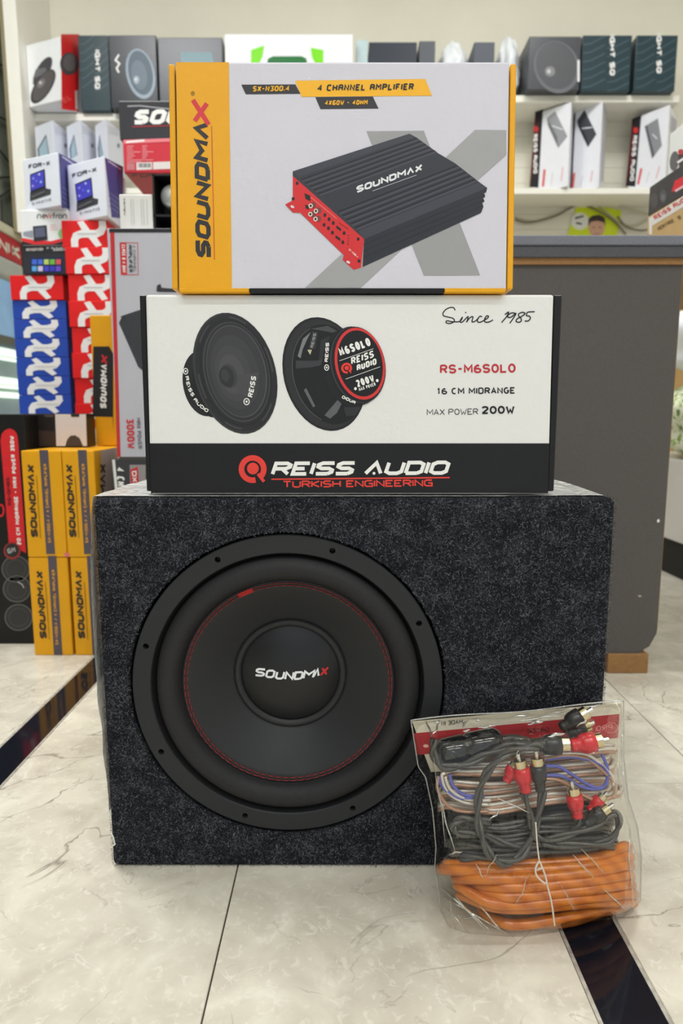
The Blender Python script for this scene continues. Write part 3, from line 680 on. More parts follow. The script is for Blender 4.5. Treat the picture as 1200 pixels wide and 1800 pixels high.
# ================================================================== BAG OF CABLES IN FRONT OF THE SUBWOOFER
def by(y, off=0):      # depth of the bag's middle plane at photo height y (it leans back on the subwoofer)
    return .552+(1640-y)/400*.043+off
def bp(x, y, off=0): return at(x, y, by(y, off))
q7 = lambda x, y: (690+x*.3833, 1200+y*.3833)
q8 = lambda x, y: (760+x*.3167, 1450+y*.3167)
def twist(name, col, rough, sc, dark):
    m = bpy.data.materials.new(name); m.use_nodes = True; nt = m.node_tree; N = nt.nodes; L = nt.links; p = N['Principled BSDF']
    p.inputs['Roughness'].default_value = rough
    tc = N.new('ShaderNodeTexCoord'); w = N.new('ShaderNodeTexWave'); w.wave_type = 'BANDS'; w.bands_direction = 'DIAGONAL'; w.inputs['Scale'].default_value = sc; w.inputs['Distortion'].default_value = 3; w.inputs['Detail'].default_value = 2
    L.new(tc.outputs['Object'], w.inputs['Vector'])
    mx = N.new('ShaderNodeMix'); mx.data_type = 'RGBA'; L.new(w.outputs['Fac'], mx.inputs['Factor']); mx.inputs['A'].default_value = dark; mx.inputs['B'].default_value = col; L.new(mx.outputs['Result'], p.inputs['Base Color'])
    b = N.new('ShaderNodeBump'); b.inputs['Strength'].default_value = .25; b.inputs['Distance'].default_value = .002; L.new(w.outputs['Fac'], b.inputs['Height']); b.inputs['Strength'].default_value = .08; L.new(b.outputs['Normal'], p.inputs['Normal'])
    p.inputs['Coat Weight'].default_value = .25; return m
ORANGE = twist('orange_cable_jacket', rgb(210, 120, 26), .28, 25, rgb(188, 98, 16))
BLK = mat('smoke_cable_jacket', rgb(72, 70, 66), .28, var=.35, scale=120, spec=.6, coat=.3)
# orange power cable, a coil of flattened loops
rows = [((66, 222), (300, 222), (600, 214), (900, 185), (1058, 122)), ((72, 248), (300, 252), (600, 246), (900, 222), (1070, 176)), ((150, 298), (320, 298), (600, 290), (900, 258), (1072, 222)),
        ((225, 340), (400, 345), (600, 336), (900, 305), (1074, 278)), ((212, 372), (400, 396), (600, 386), (900, 350), (1080, 326)), ((160, 345), (300, 425), (480, 442), (850, 405), (1088, 378)),
        ((175, 392), (330, 450), (520, 462), (850, 430), (1086, 425)), ((290, 486), (400, 545), (520, 550), (800, 500), (1050, 452)), ((285, 560), (400, 600), (520, 594), (760, 548), (980, 492))]
P = []
for i, rw in enumerate(rows):
    fo = (-.024, -.028, -.032, -.033, -.033, -.032, -.028, -.022, -.014)[i]
    pts = [q8(*p) for p in rw]
    n = len(pts)
    for j, (x, y) in enumerate(pts):
        e = abs(j/(n-1)-.5)*2
        P.append(bp(x, y, fo+.016*max(0, e-.72)/.28))
    nx = q8(*rows[min(i+1, len(rows)-1)][0]); xr, yr = pts[-1]; xl, yl = pts[0]
    P.append(bp(xr+2, yr+4, fo+.034))
    for t in (.15, .5, .85):
        P.append(bp(xr+(nx[0]-xr)*t, yr*(1-t)+nx[1]*t+2, .018+.004*math.sin(i*2)))
    P.append(bp(nx[0]-2, nx[1]-2, fo+.034))
orange = thing('power_cable', bp(945, 1640), 'thick orange power cable coiled at the bottom of the clear bag', 'cable')
P = [Vector((p.x, min(p.y, YF-.008), max(p.z, .0062))) for p in P[:-5]]
put('cable', *tube(spline(P, 7), .0049, 12), ORANGE, orange, smooth=True)
# signal cable: smoke black twin lead coil with plugs
rca = thing('signal_cable', bp(930, 1500), 'smoky black twin signal cable with red and black plugs in the clear bag', 'cable')
random.seed(3)
def loops(n, xl, xr, y0, y1, f0, f1, jit, rise=0):
    P = []
    for i in range(n):
        t = i/(n-1); yy = y0+(y1-y0)*t; a, b = xl+random.uniform(-jit, jit)*2, xr+random.uniform(-jit, jit)*2
        fr = f0+random.uniform(-.004, .004); j = lambda: random.uniform(-jit, jit)
        P += [bp(a, yy+4, (fr+f1)/2), bp(a+14, yy+2+j(), fr+.004), bp(a+(b-a)*.3, yy+6+j(), fr), bp(a+(b-a)*.6, yy+2-rise*.5+j(), fr), bp(b-18, yy-rise+j(), fr+.003), bp(b, yy-rise-4+j(), (fr+f1)/2),
              bp(b-14, yy-rise-12+j(), f1), bp(a+(b-a)*.5, yy-9-rise*.5+j(), f1), bp(a+12, yy-6+j(), f1)]
    return P
def safe(P, r): return [Vector((p.x, min(p.y, YF-.004-r), max(p.z, r))) for p in P]
def twin(P, r, name, mt, parent, k=7):
    "two leads side by side, twisting slowly"
    C0 = spline(safe(P, r*2), k); a, b = [], []
    for i, p in enumerate(C0):
        t = (C0[min(i+1, len(C0)-1)]-C0[max(i-1, 0)]).normalized(); u = t.cross(Vector((0, 1, .2))).normalized(); w = t.cross(u)
        ph = i*.35; o = (u*math.cos(ph)+w*math.sin(ph))*r*.85; a.append(p+o); b.append(p-o)
    for q in (a, b): put(name, *tube(q, r, 7), mt, parent, smooth=True)
twin(loops(7, 800, 1070, 1446, 1502, -.022, .008, 5, 12), .0021, 'lead', BLK, rca)
twin([bp(*q7(*p), -.036+.004*math.sin(i)) for i, p in enumerate(((688, 495), (665, 620), (640, 700), (590, 790), (520, 828), (455, 800), (405, 700), (388, 590), (402, 480), (445, 395), (525, 325), (640, 296), (680, 292)))], .0022, 'lead', BLK, rca)
twin([bp(*q7(*p), -.034) for p in ((598, 505), (628, 600), (645, 690), (700, 720), (830, 690), (950, 640), (1020, 600), (1036, 650), (990, 725), (850, 745), (680, 742))], .0020, 'lead', BLK, rca)
twin([bp(*q7(*p), -.024) for p in ((190, 260), (185, 320), (225, 385), (330, 375), (430, 330), (540, 290), (650, 285))], .0022, 'lead', BLK, rca)
twin([bp(*q7(*p), -.030) for p in ((848, 625), (848, 660), (810, 700), (740, 725), (640, 745), (520, 740), (420, 700), (300, 690), (280, 650), (330, 625), (450, 640))], .0020, 'lead', BLK, rca)
REDP = mat('red_plug', rgb(200, 28, 36), .22, spec=.6, coat=.3); BLKP = mat('black_plug', rgb(44, 43, 42), .28, spec=.6); GOLD = mat('plug_metal', rgb(216, 200, 160), .2, 1); SILV = mat('pin_metal', rgb(214, 212, 205), .2, 1)
def plug(a, b, r, body, off=-.036, pin=True, off2=None):
    A = bp(*q7(*a), off); B = bp(*q7(*b), off if off2 is None else off2); ax = B-A; L = ax.length
    k = .62
    prof = [(r*.45, 0), (r*.62, .02*L), (r*.66, .10*L), (r*.55, .13*L), (r*.72, .16*L), (r*.60, .2*L), (r*.85, .26*L), (r*.98, .36*L), (r, .5*L), (r*.95, k*L)]
    o = put('plug', *lathe(A, prof, 20, ax, True, True), body, rca, smooth=True)
    put('collar', *lathe(A, [(r*.74, k*L), (r*.74, .80*L), (r*.66, .81*L)], 18, ax, False, True), GOLD, o)
    if pin: put('pin', *lathe(A, [(r*.26, .80*L), (r*.26, .97*L), (r*.12, L)], 10, ax, False, True), SILV, o)
plug((612, 505), (572, 320), .0078, REDP); plug((520, 455), (575, 350), .0062, REDP, -.030)
plug((678, 500), (655, 308), .0072, BLKP)
plug((850, 622), (818, 450), .0074, REDP, -.034); plug((900, 590), (985, 500), .0062, REDP, -.026)
plug((880, 650), (1015, 555), .0068, BLKP, -.032)
plug((640, 285), (845, 284), .0092, BLKP, -.030, False); plug((815, 290), (992, 258), .0092, REDP, -.030)
plug((770, 210), (918, 118), .0085, BLKP, -.022); plug((800, 235), (925, 180), .0078, BLKP, -.016)
# speaker wire: clear jacketed copper, silver and blue strands
wire = thing('speaker_wire', bp(930, 1420), 'clear speaker wire coil with copper and blue strands inside the bag', 'cable')
COP = mat('copper_strand', rgb(176, 136, 112), .3, .3, var=.25, scale=200, coat=.4); SLV = mat('silver_strand', rgb(206, 198, 188), .28, .3, var=.2, scale=200, coat=.4); BLU = mat('blue_strand', rgb(96, 100, 176), .35)
random.seed(11)
P = loops(9, 782, 1078, 1342, 1420, -.016, .004, 6, 16)
for dz, dy, mt in ((0, 0, COP), (.0028, .0006, SLV)):
    put('strand', *tube(spline(safe([p+Vector((0, dy, dz)) for p in P], .002), 6), .0019, 6), mt, wire, smooth=True)
for pts, mt in ((((700, 352), (800, 340), (880, 350), (960, 380), (985, 430), (960, 480), (900, 470), (820, 420), (760, 385), (700, 382)), BLU), (((700, 425), (780, 430), (860, 475), (930, 488), (975, 470), (985, 400), (960, 330)), BLU), (((420, 520), (330, 515), (275, 470), (262, 420)), BLU), (((400, 525), (300, 528), (230, 480), (212, 430)), BLU),
                (((690, 440), (770, 450), (860, 510), (940, 540), (1010, 520), (1020, 470), (990, 430)), COP), (((690, 334), (800, 322), (900, 335), (1000, 420), (1010, 470)), SLV), (((690, 350), (790, 336), (890, 350), (985, 425)), COP), (((440, 560), (330, 550), (250, 500), (225, 430), (240, 415)), SLV), (((440, 590), (320, 592), (250, 560), (205, 490), (210, 430)), COP), (((450, 540), (340, 535), (265, 490), (240, 430)), SLV)):
    put('strand', *tube(spline(safe([bp(*q7(*p), -.026) for p in pts], .002), 7), .0016, 7), mt, wire, smooth=True)
# black fuse holder in its own pouch
fh = thing('fuse_holder', bp(800, 1345), 'glossy black fuse holder at the top left inside the bag', 'fuse holder')
A = bp(*q7(205, 330), -.010); B = bp(*q7(500, 262), -.010); ax = B-A
put('body', *lathe(A, [(.010, 0), (.0135, .006), (.0135, ax.length*.42), (.0120, ax.length*.45), (.0135, ax.length*.48), (.0130, ax.length-.006), (.009, ax.length)], 20, ax, True, True), mat('fuse_black', rgb(18, 18, 19), .15, coat=.6), fh, smooth=True)
put('lead', *tube(spline([B, bp(*q7(560, 255), -.008), bp(*q7(640, 275), -.006)], 6), .004, 8), BLK, fh, smooth=True)
# tie wire
tw = tag(put('twist_tie', *join(tube(spline([bp(*q7(*p), -.046) for p in ((655, 640), (662, 740), (672, 820))], 5), .0007, 6), tube(spline([bp(*q7(*p), -.046) for p in ((672, 818), (655, 850), (660, 885), (690, 915), (706, 915), (694, 870), (674, 820))], 6), .0009, 6), tube([bp(*q7(*p), -.046) for p in ((660, 860), (688, 848))], .0008, 6), tube(spline([bp(*q7(*p), -.044) for p in ((704, 915), (728, 1010), (742, 1115))], 5), .0008, 6)), mat('tie_white', rgb(226, 214, 204), .3, coat=.4), smooth=True), 'thin pale wire tie twisted around the orange cable', 'wire tie')
# the bag itself
bag = thing('clear_bag', bp(940, 1645), 'clear plastic bag of cables leaning on the subwoofer, red header card', 'bag')
def interp(tab, y):
    for (y0, a), (y1, b) in zip(tab, tab[1:]):
        if y <= y1: return a+(b-a)*(y-y0)/(y1-y0)
    return tab[-1][1]
Ltab = [(0, 722), (.22, 735), (.27, 748), (.42, 760), (.6, 766), (.7, 764), (.92, 776), (1, 790)]
Rtab = [(0, 1096), (.25, 1096), (.45, 1104), (.58, 1120), (.72, 1127), (.92, 1125), (1, 1098)]
TAB_T = lambda u: 1266-33*u-2*math.sin(u*9); TAB_B = lambda u: 1638+14*math.sin(math.pi*min(1, u*1.25))-44*max(0, u-.45)
FOLD_ON = False
FOLDS = [((748, 1268), (757, 1295)), ((757, 1295), (772, 1270)), ((758, 1272), (775, 1268)), ((808, 1280), (822, 1268)), ((812, 1286), (825, 1284)), ((838, 1280), (870, 1277)), ((832, 1268), (842, 1266)), ((898, 1262), (930, 1256)), ((905, 1268), (990, 1258)), ((925, 1275), (955, 1268)), ((960, 1256), (1005, 1246)), ((1025, 1244), (1055, 1240)), ((1012, 1278), (1032, 1262)),
         ((1091, 1240), (1098, 1420)), ((1084, 1300), (1090, 1410)), ((1098, 1430), (1116, 1500)), ((1104, 1450), (1110, 1590)), ((762, 1330), (782, 1480)), ((772, 1400), (800, 1500)), ((776, 1560), (868, 1640)), ((780, 1590), (826, 1642)), ((778, 1575), (905, 1648)), ((788, 1570), (800, 1640)), ((800, 1575), (850, 1632)), ((842, 1590), (885, 1640)), ((852, 1540), (872, 1500)), ((905, 1590), (930, 1535)), ((1005, 1500), (1045, 1545)), ((1020, 1490), (1062, 1535)), ((985, 1555), (1010, 1600)), ((860, 1440), (880, 1420)), ((870, 1400), (930, 1428)), ((1058, 1560), (1100, 1600)), ((905, 1330), (912, 1318)), ((960, 1296), (990, 1290)), ((790, 1500), (812, 1496)), ((835, 1516), (850, 1545))]
def fold(x, y):
    h = 0
    for (ax, ay), (bx, by_) in FOLDS:
        dx, dy = bx-ax, by_-ay; L2 = dx*dx+dy*dy; t = max(0, min(1, ((x-ax)*dx+(y-ay)*dy)/L2))
        wob = 2.2*noise.noise(Vector((x*.05, y*.05, ax)))
        d2 = (x-ax-dx*t+wob)**2+(y-ay-dy*t+wob)**2
        if d2 < 60: h += math.exp(-d2/4.5)*(.55+.45*math.sin(math.pi*t))
    return min(h, 1.3)
def bagpt(u, v, side):
    x = interp(Ltab, v)*(1-u)+interp(Rtab, v)*u; y = TAB_T(u)*(1-v)+TAB_B(u)*v
    th = (min(1, 14*u*(1-u))**.5)*min(1, v*9)**.8*min(1, (1-v)*22)**.5
    fr = interp([(0, .016), (.05, .036), (.12, .046), (.25, .051), (.4, .051), (.65, .050), (.85, .048), (1, .043)], v)
    kz = .38+2.6*max(0, 1-v*4.0)*min(1, v*14)+9*max(0, v-.68)*max(0, 1-u*1.8)+.6*max(0, abs(u-.5)-.32)*4
    w = .0022*noise.noise(Vector((x*.025, y*.014, side)))+kz*(.0012*noise.noise(Vector((x*.07, y*.04, side+4)))+.0009*abs(noise.noise(Vector((x*.13+y*.06, y*.10-x*.05, 7)))))+.0035*max(0, noise.noise(Vector((x*.028+y*.016, y*.012-x*.012, 11)))-.30)
    off = (-fr*th-w-(.0038*fold(x, y) if FOLD_ON else 0)) if side == 0 else (.014*th+w*.3)
    p = bp(x, y, off)
    return Vector((p.x, min(p.y, YF-.0015), max(p.z, .0008)))
CLEAR = film('clear_pvc', (.97, .965, .94, 1), 0.8, .004, 40, .2, .06)
FOLD_ON = True
nu, nv = 200, 220
for side, nm in ((0, 'front_sheet'), (1, 'back_sheet')):
    V = [bagpt(i/nu, j/nv, side) for j in range(nv+1) for i in range(nu+1)]
    F = [(j*(nu+1)+i, j*(nu+1)+i+1, (j+1)*(nu+1)+i+1, (j+1)*(nu+1)+i) for j in range(nv) for i in range(nu)]
    put(nm, V, F, CLEAR, bag, smooth=True)
    FOLD_ON = False; nu, nv = 60, 70
GLINT = film('glint_gloss', (.96, .96, .94, 1), 9, .16, 90, .3, .16)  # extra-glossy tubes added along the folds to stand in for highlights on the film
def onbag(x, y):
    u, v = .5, .5
    for _ in range(6):
        v = max(.002, min(.998, (y-TAB_T(u))/(TAB_B(u)-TAB_T(u)))); l, r = interp(Ltab, v), interp(Rtab, v); u = max(.01, min(.99, (x-l)/(r-l)))
    return bagpt(u, v, 0)
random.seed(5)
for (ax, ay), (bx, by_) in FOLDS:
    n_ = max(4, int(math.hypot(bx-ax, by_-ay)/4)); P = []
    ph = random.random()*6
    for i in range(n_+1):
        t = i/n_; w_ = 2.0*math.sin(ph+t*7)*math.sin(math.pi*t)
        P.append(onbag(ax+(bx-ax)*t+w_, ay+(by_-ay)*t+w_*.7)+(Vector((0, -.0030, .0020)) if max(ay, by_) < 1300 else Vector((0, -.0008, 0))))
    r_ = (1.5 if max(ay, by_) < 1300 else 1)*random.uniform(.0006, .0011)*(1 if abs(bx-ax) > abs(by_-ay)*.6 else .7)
    put('glint_tube', *tube(spline(P, 3), (lambda N_, r_: (lambda i: r_*(.15+math.sin(math.pi*min(1, max(0, i/N_)))*.85)))(n_*3, r_), 6), GLINT, bag, smooth=True)
SEAM = film('clear_seam', (.86, .86, .82, 1), 5, .25, 80, .3, .15)
for u in (0, 1): put('seam', *tube([bagpt(u, j/60, 0) for j in range(61)], .0007, 6), SEAM, bag, smooth=True)
put('seam', *tube([bagpt(i/60, 1, 0) for i in range(61)], .0007, 6), SEAM, bag, smooth=True)
put('seam', *tube([bagpt(i/60, 0, 0) for i in range(61)], .0008, 6), SEAM, bag, smooth=True)
# header card: cream with red band, seen from its back
CARDO = .004
def cardpt(x, y): return bp(x, y, CARDO)
cpl = [(724, 1268), (1092, 1236), (1090, 1340), (757, 1357)]
p0, p1, p3 = cardpt(*cpl[0]), cardpt(*cpl[1]), cardpt(*cpl[3]); cn = (p1-p0).cross(p3-p0).normalized()
if cn.y > 0: cn = -cn
pc = Print(p0, cn)
pc.lv = 0; Q = [pc.pt(*c) for c in cpl]
hv, hf = hexa([Q[3]-cn*.0008, Q[2]-cn*.0008, Q[2], Q[3], Q[0]-cn*.0008, Q[1]-cn*.0008, Q[1], Q[0]])
hc = put('header_card', hv, hf, mat('cream_card', rgb(216, 208, 190), .6), bag)
pc = Print(p0, cn, .0002); pc.lv = 1; CR = ink(172, 46, 52)
pc.poly([(727, 1289), (1088, 1255), (1086, 1297), (731, 1327)], CR); pc.lv = 2
pc.text('PRO', (1076, 1282), (1047, 1285), 9, 1.1, ink(226, 150, 148), up=(0, -1), sans=True); pc.ring(1073, 1279, 12, 9, 0, .8, ink(222, 140, 138), n=24)
pc.text('GRADE', (965, 1286), (925, 1289), 8, 1.2, ink(90, 34, 38), up=(0, -1), sans=True); pc.ell(748, 1311, 5, 3, 0, ink(226, 180, 170), n=12)
pc.text('MADE IN', (813, 1271), (775, 1275), 7, 1.1, ink(70, 66, 62), up=(0, -1), sans=True)
pc.make('card_print', hc) if False else pc.make('card_print', bag)

# ================================================================== COUNTER ON THE RIGHT
ct = thing('counter', (.45, 1.3, 0), 'dark grey speckled shop counter on a wooden block', 'counter')
LAM = mat('grey_laminate', rgb(84, 80, 78), .55, var=.16, scale=260, bump=.05, bscale=400)
TOPM = mat('speckled_top', rgb(118, 120, 130), .7, var=.35, scale=420, bump=.25, bscale=500); TOP2 = mat('speckled_edge', rgb(84, 84, 90), .7, var=.3, scale=420, bump=.25, bscale=500)
RAW = mat('raw_chipboard', rgb(150, 112, 70), .8, var=.25, scale=150, bump=.3)
YC_ = 1.147
x1 = .573; z1 = at(1190, 466, YC_).z
pts = [(.02, .038), (x1-.035, .036), (x1-.012, .05), (x1, .075), (x1, z1), (.02, z1)]
V = [Vector((x, YC_, z)) for x, z in pts]+[Vector((x, YC_+.018, z)) for x, z in pts]; n = len(pts)
F = [list(range(n)), list(range(2*n-1, n-1, -1))]+[[i, i+n, (i+1) % n+n, (i+1) % n] for i in range(n)]
put('front_panel', V, F, LAM, ct)
put('edge_band', *box(x1-.0005, x1+.0012, YC_+.001, YC_+.017, .08, z1), RAW, ct)
put('rear_panel', *box(.02, .55, 1.55, 1.568, .0, z1), LAM, ct)
zt0, zt1, zt2, zt3 = z1, at(1100, 452, YC_-.012).z, at(1100, 431, YC_-.014).z, at(1100, 413, YC_-.016).z
put('top_batten', *box(.0, .85, YC_-.006, 1.60, zt0, zt1), RAW, ct)
put('top_lower_layer', *box(.0, .86, YC_-.012, 1.61, zt1, zt2, .0015), TOP2, ct)
put('top_upper_layer', *box(.0, .86, YC_-.016, 1.61, zt2, zt3, .002), TOPM, ct)
put('foot_block', *box(at(1066, 1172, YC_).x, at(1137, 1172, YC_).x, YC_-.004, YC_+.06, 0, .037, .002), RAW, ct)
put('foot_block', *box(.03, .10, YC_-.004, YC_+.06, 0, .037, .002), RAW, ct)
put('foot_block', *box(.03, .53, 1.55, 1.568, 0, .0002), RAW, ct)
pr = Print((0, YC_, 0), (0, -1, 0), .0003)
pr.poly([(1154, 914), (1158, 912), (1159, 917), (1155, 919)], WHITE); pr.make('scuff_mark', ct); pr = Print((0, YC_, 0), (0, -1, 0), .0003); pr.poly([(1120, 1046), (1128, 1047), (1124, 1050)], ink(190, 180, 160)); pr.make('scuff_mark', ct)

# ================================================================== BACK SHELVES
SHF, SHB = 2.72, 2.90
zs1 = at(1000, 341, SHF).z; zs2 = at(1000, 180, SHF).z
SHM = mat('shelf_white', rgb(236, 234, 224), .45, var=.02)
sh = thing('wall_shelving', (.2, 2.8, 1.2), 'white wall shelving holding speaker and amplifier boxes', 'shelving')
xL = at(24, 200, SHF).x
put('shelf_board', *box(-1.178, 1.55, SHF, SHB, zs1, zs1+.022, .002), SHM, sh)
put('shelf_board', *box(-.02, at(1194, 175, SHF).x, SHF, SHB, zs2, zs2+.026, .002), SHM, sh)
zl = at(150, 212, SHF-.02).z
put('shelf_board', *box(-1.178, -.02, SHF-.02, SHB, zl, zl+.026, .002), SHM, sh)
put('end_panel', *box(-1.226, -1.178, SHF-.12, SHB, 1.16, 2.35, .002), SHM, sh)
put('end_trim', *box(-1.236, -1.2265, SHF-.125, SHF-.10, 1.16, 2.35), mat('trim_olive', rgb(140, 130, 100), .6), sh)
put('upright', *box(.30, .325, SHF+.04, SHB, zs1+.022, zs2, .001), SHM, sh)
for i in range(16): put('wall_lath', *box(-1.21, 2.19, 2.888, 2.8995, .70+i*.061, .7602+i*.061, .0008, 1), WALL, sh)

# ---- general carton builders
def xz(x, y, Y): p = at(x, y, Y); return p.x, p.z
def carton(name, x0, x1, y0, y1, z0, z1, mt, label, cat='box', group=None, bev=.002):
    return tag(put(name, *box(x0, x1, y0, y1, z0, z1, bev), mt), label, cat, group)
def pcarton(name, xl, yt, xr, yb, Y, dep, mt, label, cat='box', group=None, z0=None):
    "carton whose front face fills the given photo rectangle at distance Y"
    ym = (yt+yb)/2; a = at(xl, ym, Y); b = at(xr, ym, Y); zt = at((xl+xr)/2, yt, Y).z; zb = at((xl+xr)/2, yb, Y).z if z0 is None else z0
    return carton(name, a.x, b.x, Y, Y+dep, zb, zt, mt, label, cat, group)
FN = (0, -1, 0)
def corner_carton(name, L, K, R, ytop, z0, mt, label, cat='box', group=None, bev=.002, ztop=None):
    "turned carton: L, K, R = (photo x, distance) of left, nearest and right upright edges"
    P = []
    for (x, Y) in (L, K, R):
        p = at(x, ytop, Y); P.append(Vector((p.x, p.y)))
    zt = at(K[0], ytop, K[1]).z if ztop is None else ztop
    pl = [P[0], P[1], P[2], P[0]+P[2]-P[1]]
    o = tag(put(name, *prism4(pl, z0, zt, bev), mt), label, cat, group)
    d1 = P[1]-P[0]; d2 = P[2]-P[1]
    n1 = Vector((d1.y, -d1.x, 0)); n2 = Vector((d2.y, -d2.x, 0))
    if n1.y > 0: n1 = -n1
    if n2.y > 0 and abs(n2.y) > abs(n2.x): n2 = -n2
    if n2.dot(Vector((-P[1].x, -P[1].y, 0))) < 0: n2 = -n2
    if n1.dot(Vector((-P[1].x, -P[1].y, 0))) < 0: n1 = -n1
    c = Vector((P[1].x, P[1].y, z0))
    return o, Print(c, n1, .0005), Print(c, n2, .0005)

# ================================================================== LEFT STACKS
YK = 1.236
# --- yellow amplifier cartons, two columns of two
xa0, xa1 = -.604, -.5285; xb0, xb1 = -.5235, -.4665
STR = ink(86, 78, 88)
def yellow(x0, x1, y0, z0, z1, px, label):
    o = carton('amplifier_carton', x0, x1, y0, y0+.30, z0, z1, YC, label, 'carton', 'yellow amplifier cartons on the floor')
    (bx, byy), (tx, ty), w, a, b, H = px          # brand baseline start / end, stripe px
    pr = Print((0, y0, 0), FN, .0004)
    pr.poly(w, STR); pr.lv = 2
    pr.text('SOUNDM^X', (bx, byy), (tx, ty), H, 3.6, ink(58, 46, 38), slant=.25, gap=.10); pr.strokes([(bx+4.5, byy+2), (tx+4.5, ty+20)], .9, ink(90, 66, 30))
    pr.make('front_print', o)
    pr = Print((0, y0, 0), FN, .0004); pr.lv = 2
    pr.text('SX-N300.4 / 4 CHANNEL AMPLIFIER', a, b, 5.2, 1.25, ink(226, 160, 60)); pr.make('stripe_lettering', o)
    return o
zy = .196
yellow(xa0, xa1, YK, 0, zy, ((82.5, 1122), (75.5, 1003), [(84, 977), (99, 977), (110, 1151), (95, 1151)], (103, 1133), (96.5, 1001), 12), 'lower yellow amplifier carton beside the black speaker carton')
yellow(xb0-.0, xb1, YK, 0, zy, ((150, 1122), (144, 1003), [(152.5, 977), (166, 977), (178, 1151), (163, 1151)], (171, 1133), (165, 1001), 12), 'lower yellow amplifier carton half hidden behind the carpeted box')
yellow(xa0, xa1, YK, zy+.001, .402, ((67, 944), (60, 816), [(69, 791), (84.5, 791), (97, 974), (81.5, 974)], (90, 954), (82, 815), 12), 'upper left yellow amplifier carton with dark stripe')
o = yellow(xb0-.004, xb1, YK, zy+.001, .402, ((134.5, 944), (127.5, 816), [(136.5, 791), (152, 791), (163, 974), (148, 974)], (155.5, 954), (149, 815), 12), 'upper yellow amplifier carton with pale side next to the carpeted box')
pr = Print((xb1, 0, 0), (1, 0, 0), .0004); pr.poly([(177, 792), (205, 786), (205, 862), (177, 872)], ink(200, 180, 170)); pr.lv = 2
pr.text('M^X', (186, 872), (185, 815), 10, 3, ink(60, 30, 30)); pr.make('side_print', o)
pk = Print((0, YK, 0), FN, .0006); pk.poly([(113, 973), (118, 971), (123, 974), (121, 979), (115, 978)], ink(226, 110, 130)); pk.make('pink_sticker', o)
# --- black speaker carton
o = carton('speaker_carton', -.80, -.625, 1.302, 1.50, 0, at(30, 728, 1.302).z, BC, 'tall black speaker carton with red pill label at the left edge', 'carton')
pr = Print((0, 1.302, 0), FN, .0004)
c = [(5+5.5+5.5*math.cos(math.radians(a))*1.0+4, 769-15*math.sin(math.radians(a))) for a in range(180, -1, -20)]
pr.poly([(1, 775), (3, 763), (9, 756), (17, 753), (25, 756), (30, 763), (32, 775), (46, 972), (16, 958)], ink(214, 36, 44)); pr.lv = 2
pr.text('20 CM MIDRANGE - MAX POWER 350W', (37.5, 958), (24.5, 766), 7, 2.0, WHITE, slant=.1); pr.text('RS-GM8S', (20.5, 888), (17, 839), 6, 1.3, ink(90, 16, 20))
pr.ring(2, 897, 5, 10, 0, 3, ink(214, 36, 44), n=20)
pr.make('label_print', o)
pr = Print((0, 1.302, 0), FN, .0004); gg = lambda v: ink(v, v, v)
for cy, r0 in ((1000, 24), (1035, 24), (1085, 24)):
    pr.lv = 1; pr.ell(28+(cy-1000)*.06, cy, r0, r0*.95, 0, gg(52)); pr.lv = 2; pr.ring(28+(cy-1000)*.06, cy, r0, r0*.95, 0, 1.4, gg(110)); pr.ring(28+(cy-1000)*.06, cy, r0*.7, r0*.66, 0, 1, gg(78)); pr.lv = 3
pr.lv = 4; pr.ell(22, 968, 15, 15, 0, ink(150, 50, 50)); pr.lv = 5; pr.ell(22, 967, 12, 12, 0, gg(40)); pr.lv = 6; pr.text('GM', (15, 973), (29, 970), 9, 2, gg(170)); pr.strokes([(32, 1022), (40, 1027), (43, 1033)], 1.6, gg(190))
pr.make('speaker_pictures', o)
# --- low black and white box lying on the yellow cartons
z0 = .4035
o = pcarton('window_box', 58, 727, 152, 780, 1.36, .05, mat('box_black', rgb(28, 25, 24), .4, var=.3), 'low box, half black half white, lying on the yellow cartons', 'box', z0=z0)
zt = at(100, 727, 1.36).z
pr = Print((0, 1.36, 0), FN, .0004); pr.poly([(97, 728), (151, 728), (153, 784), (99, 784)], ink(214, 208, 210)); pr.lv = 2
pr.poly([(115, 784), (118, 773), (124, 766), (132, 765), (140, 770), (146, 784)], ink(70, 62, 58)); pr.poly([(124, 728), (140, 728), (139, 733), (126, 733)], ink(50, 40, 38)); pr.poly([(78, 729), (95, 729), (94, 733), (80, 733)], ink(80, 70, 66)); pr.poly([(66, 756), (97, 758), (98, 784), (67, 784)], ink(58, 44, 36))
pr.make('side_print', o)
# --- yellow and black carton standing on the yellow cartons
YT = 1.42
o = pcarton('amplifier_carton', 163, 554, 212, 780, YT, .07, YC, 'narrow yellow carton with black brand panel standing on the stack', 'carton', z0=.4035)
pr = Print((0, YT, 0), FN, .0004); pr.poly([(164, 609), (192, 609), (199, 622), (199, 757), (198, 733), (163, 732)], ink(34, 32, 34)); pr.lv = 2
pr.text('SOUNDM^', (187, 718), (189, 640), 11, 3.2, WHITE, slant=.25); pr.text('X', (189, 640), (190, 624), 12, 3.2, RED, slant=.25)
pr.make('front_print', o)
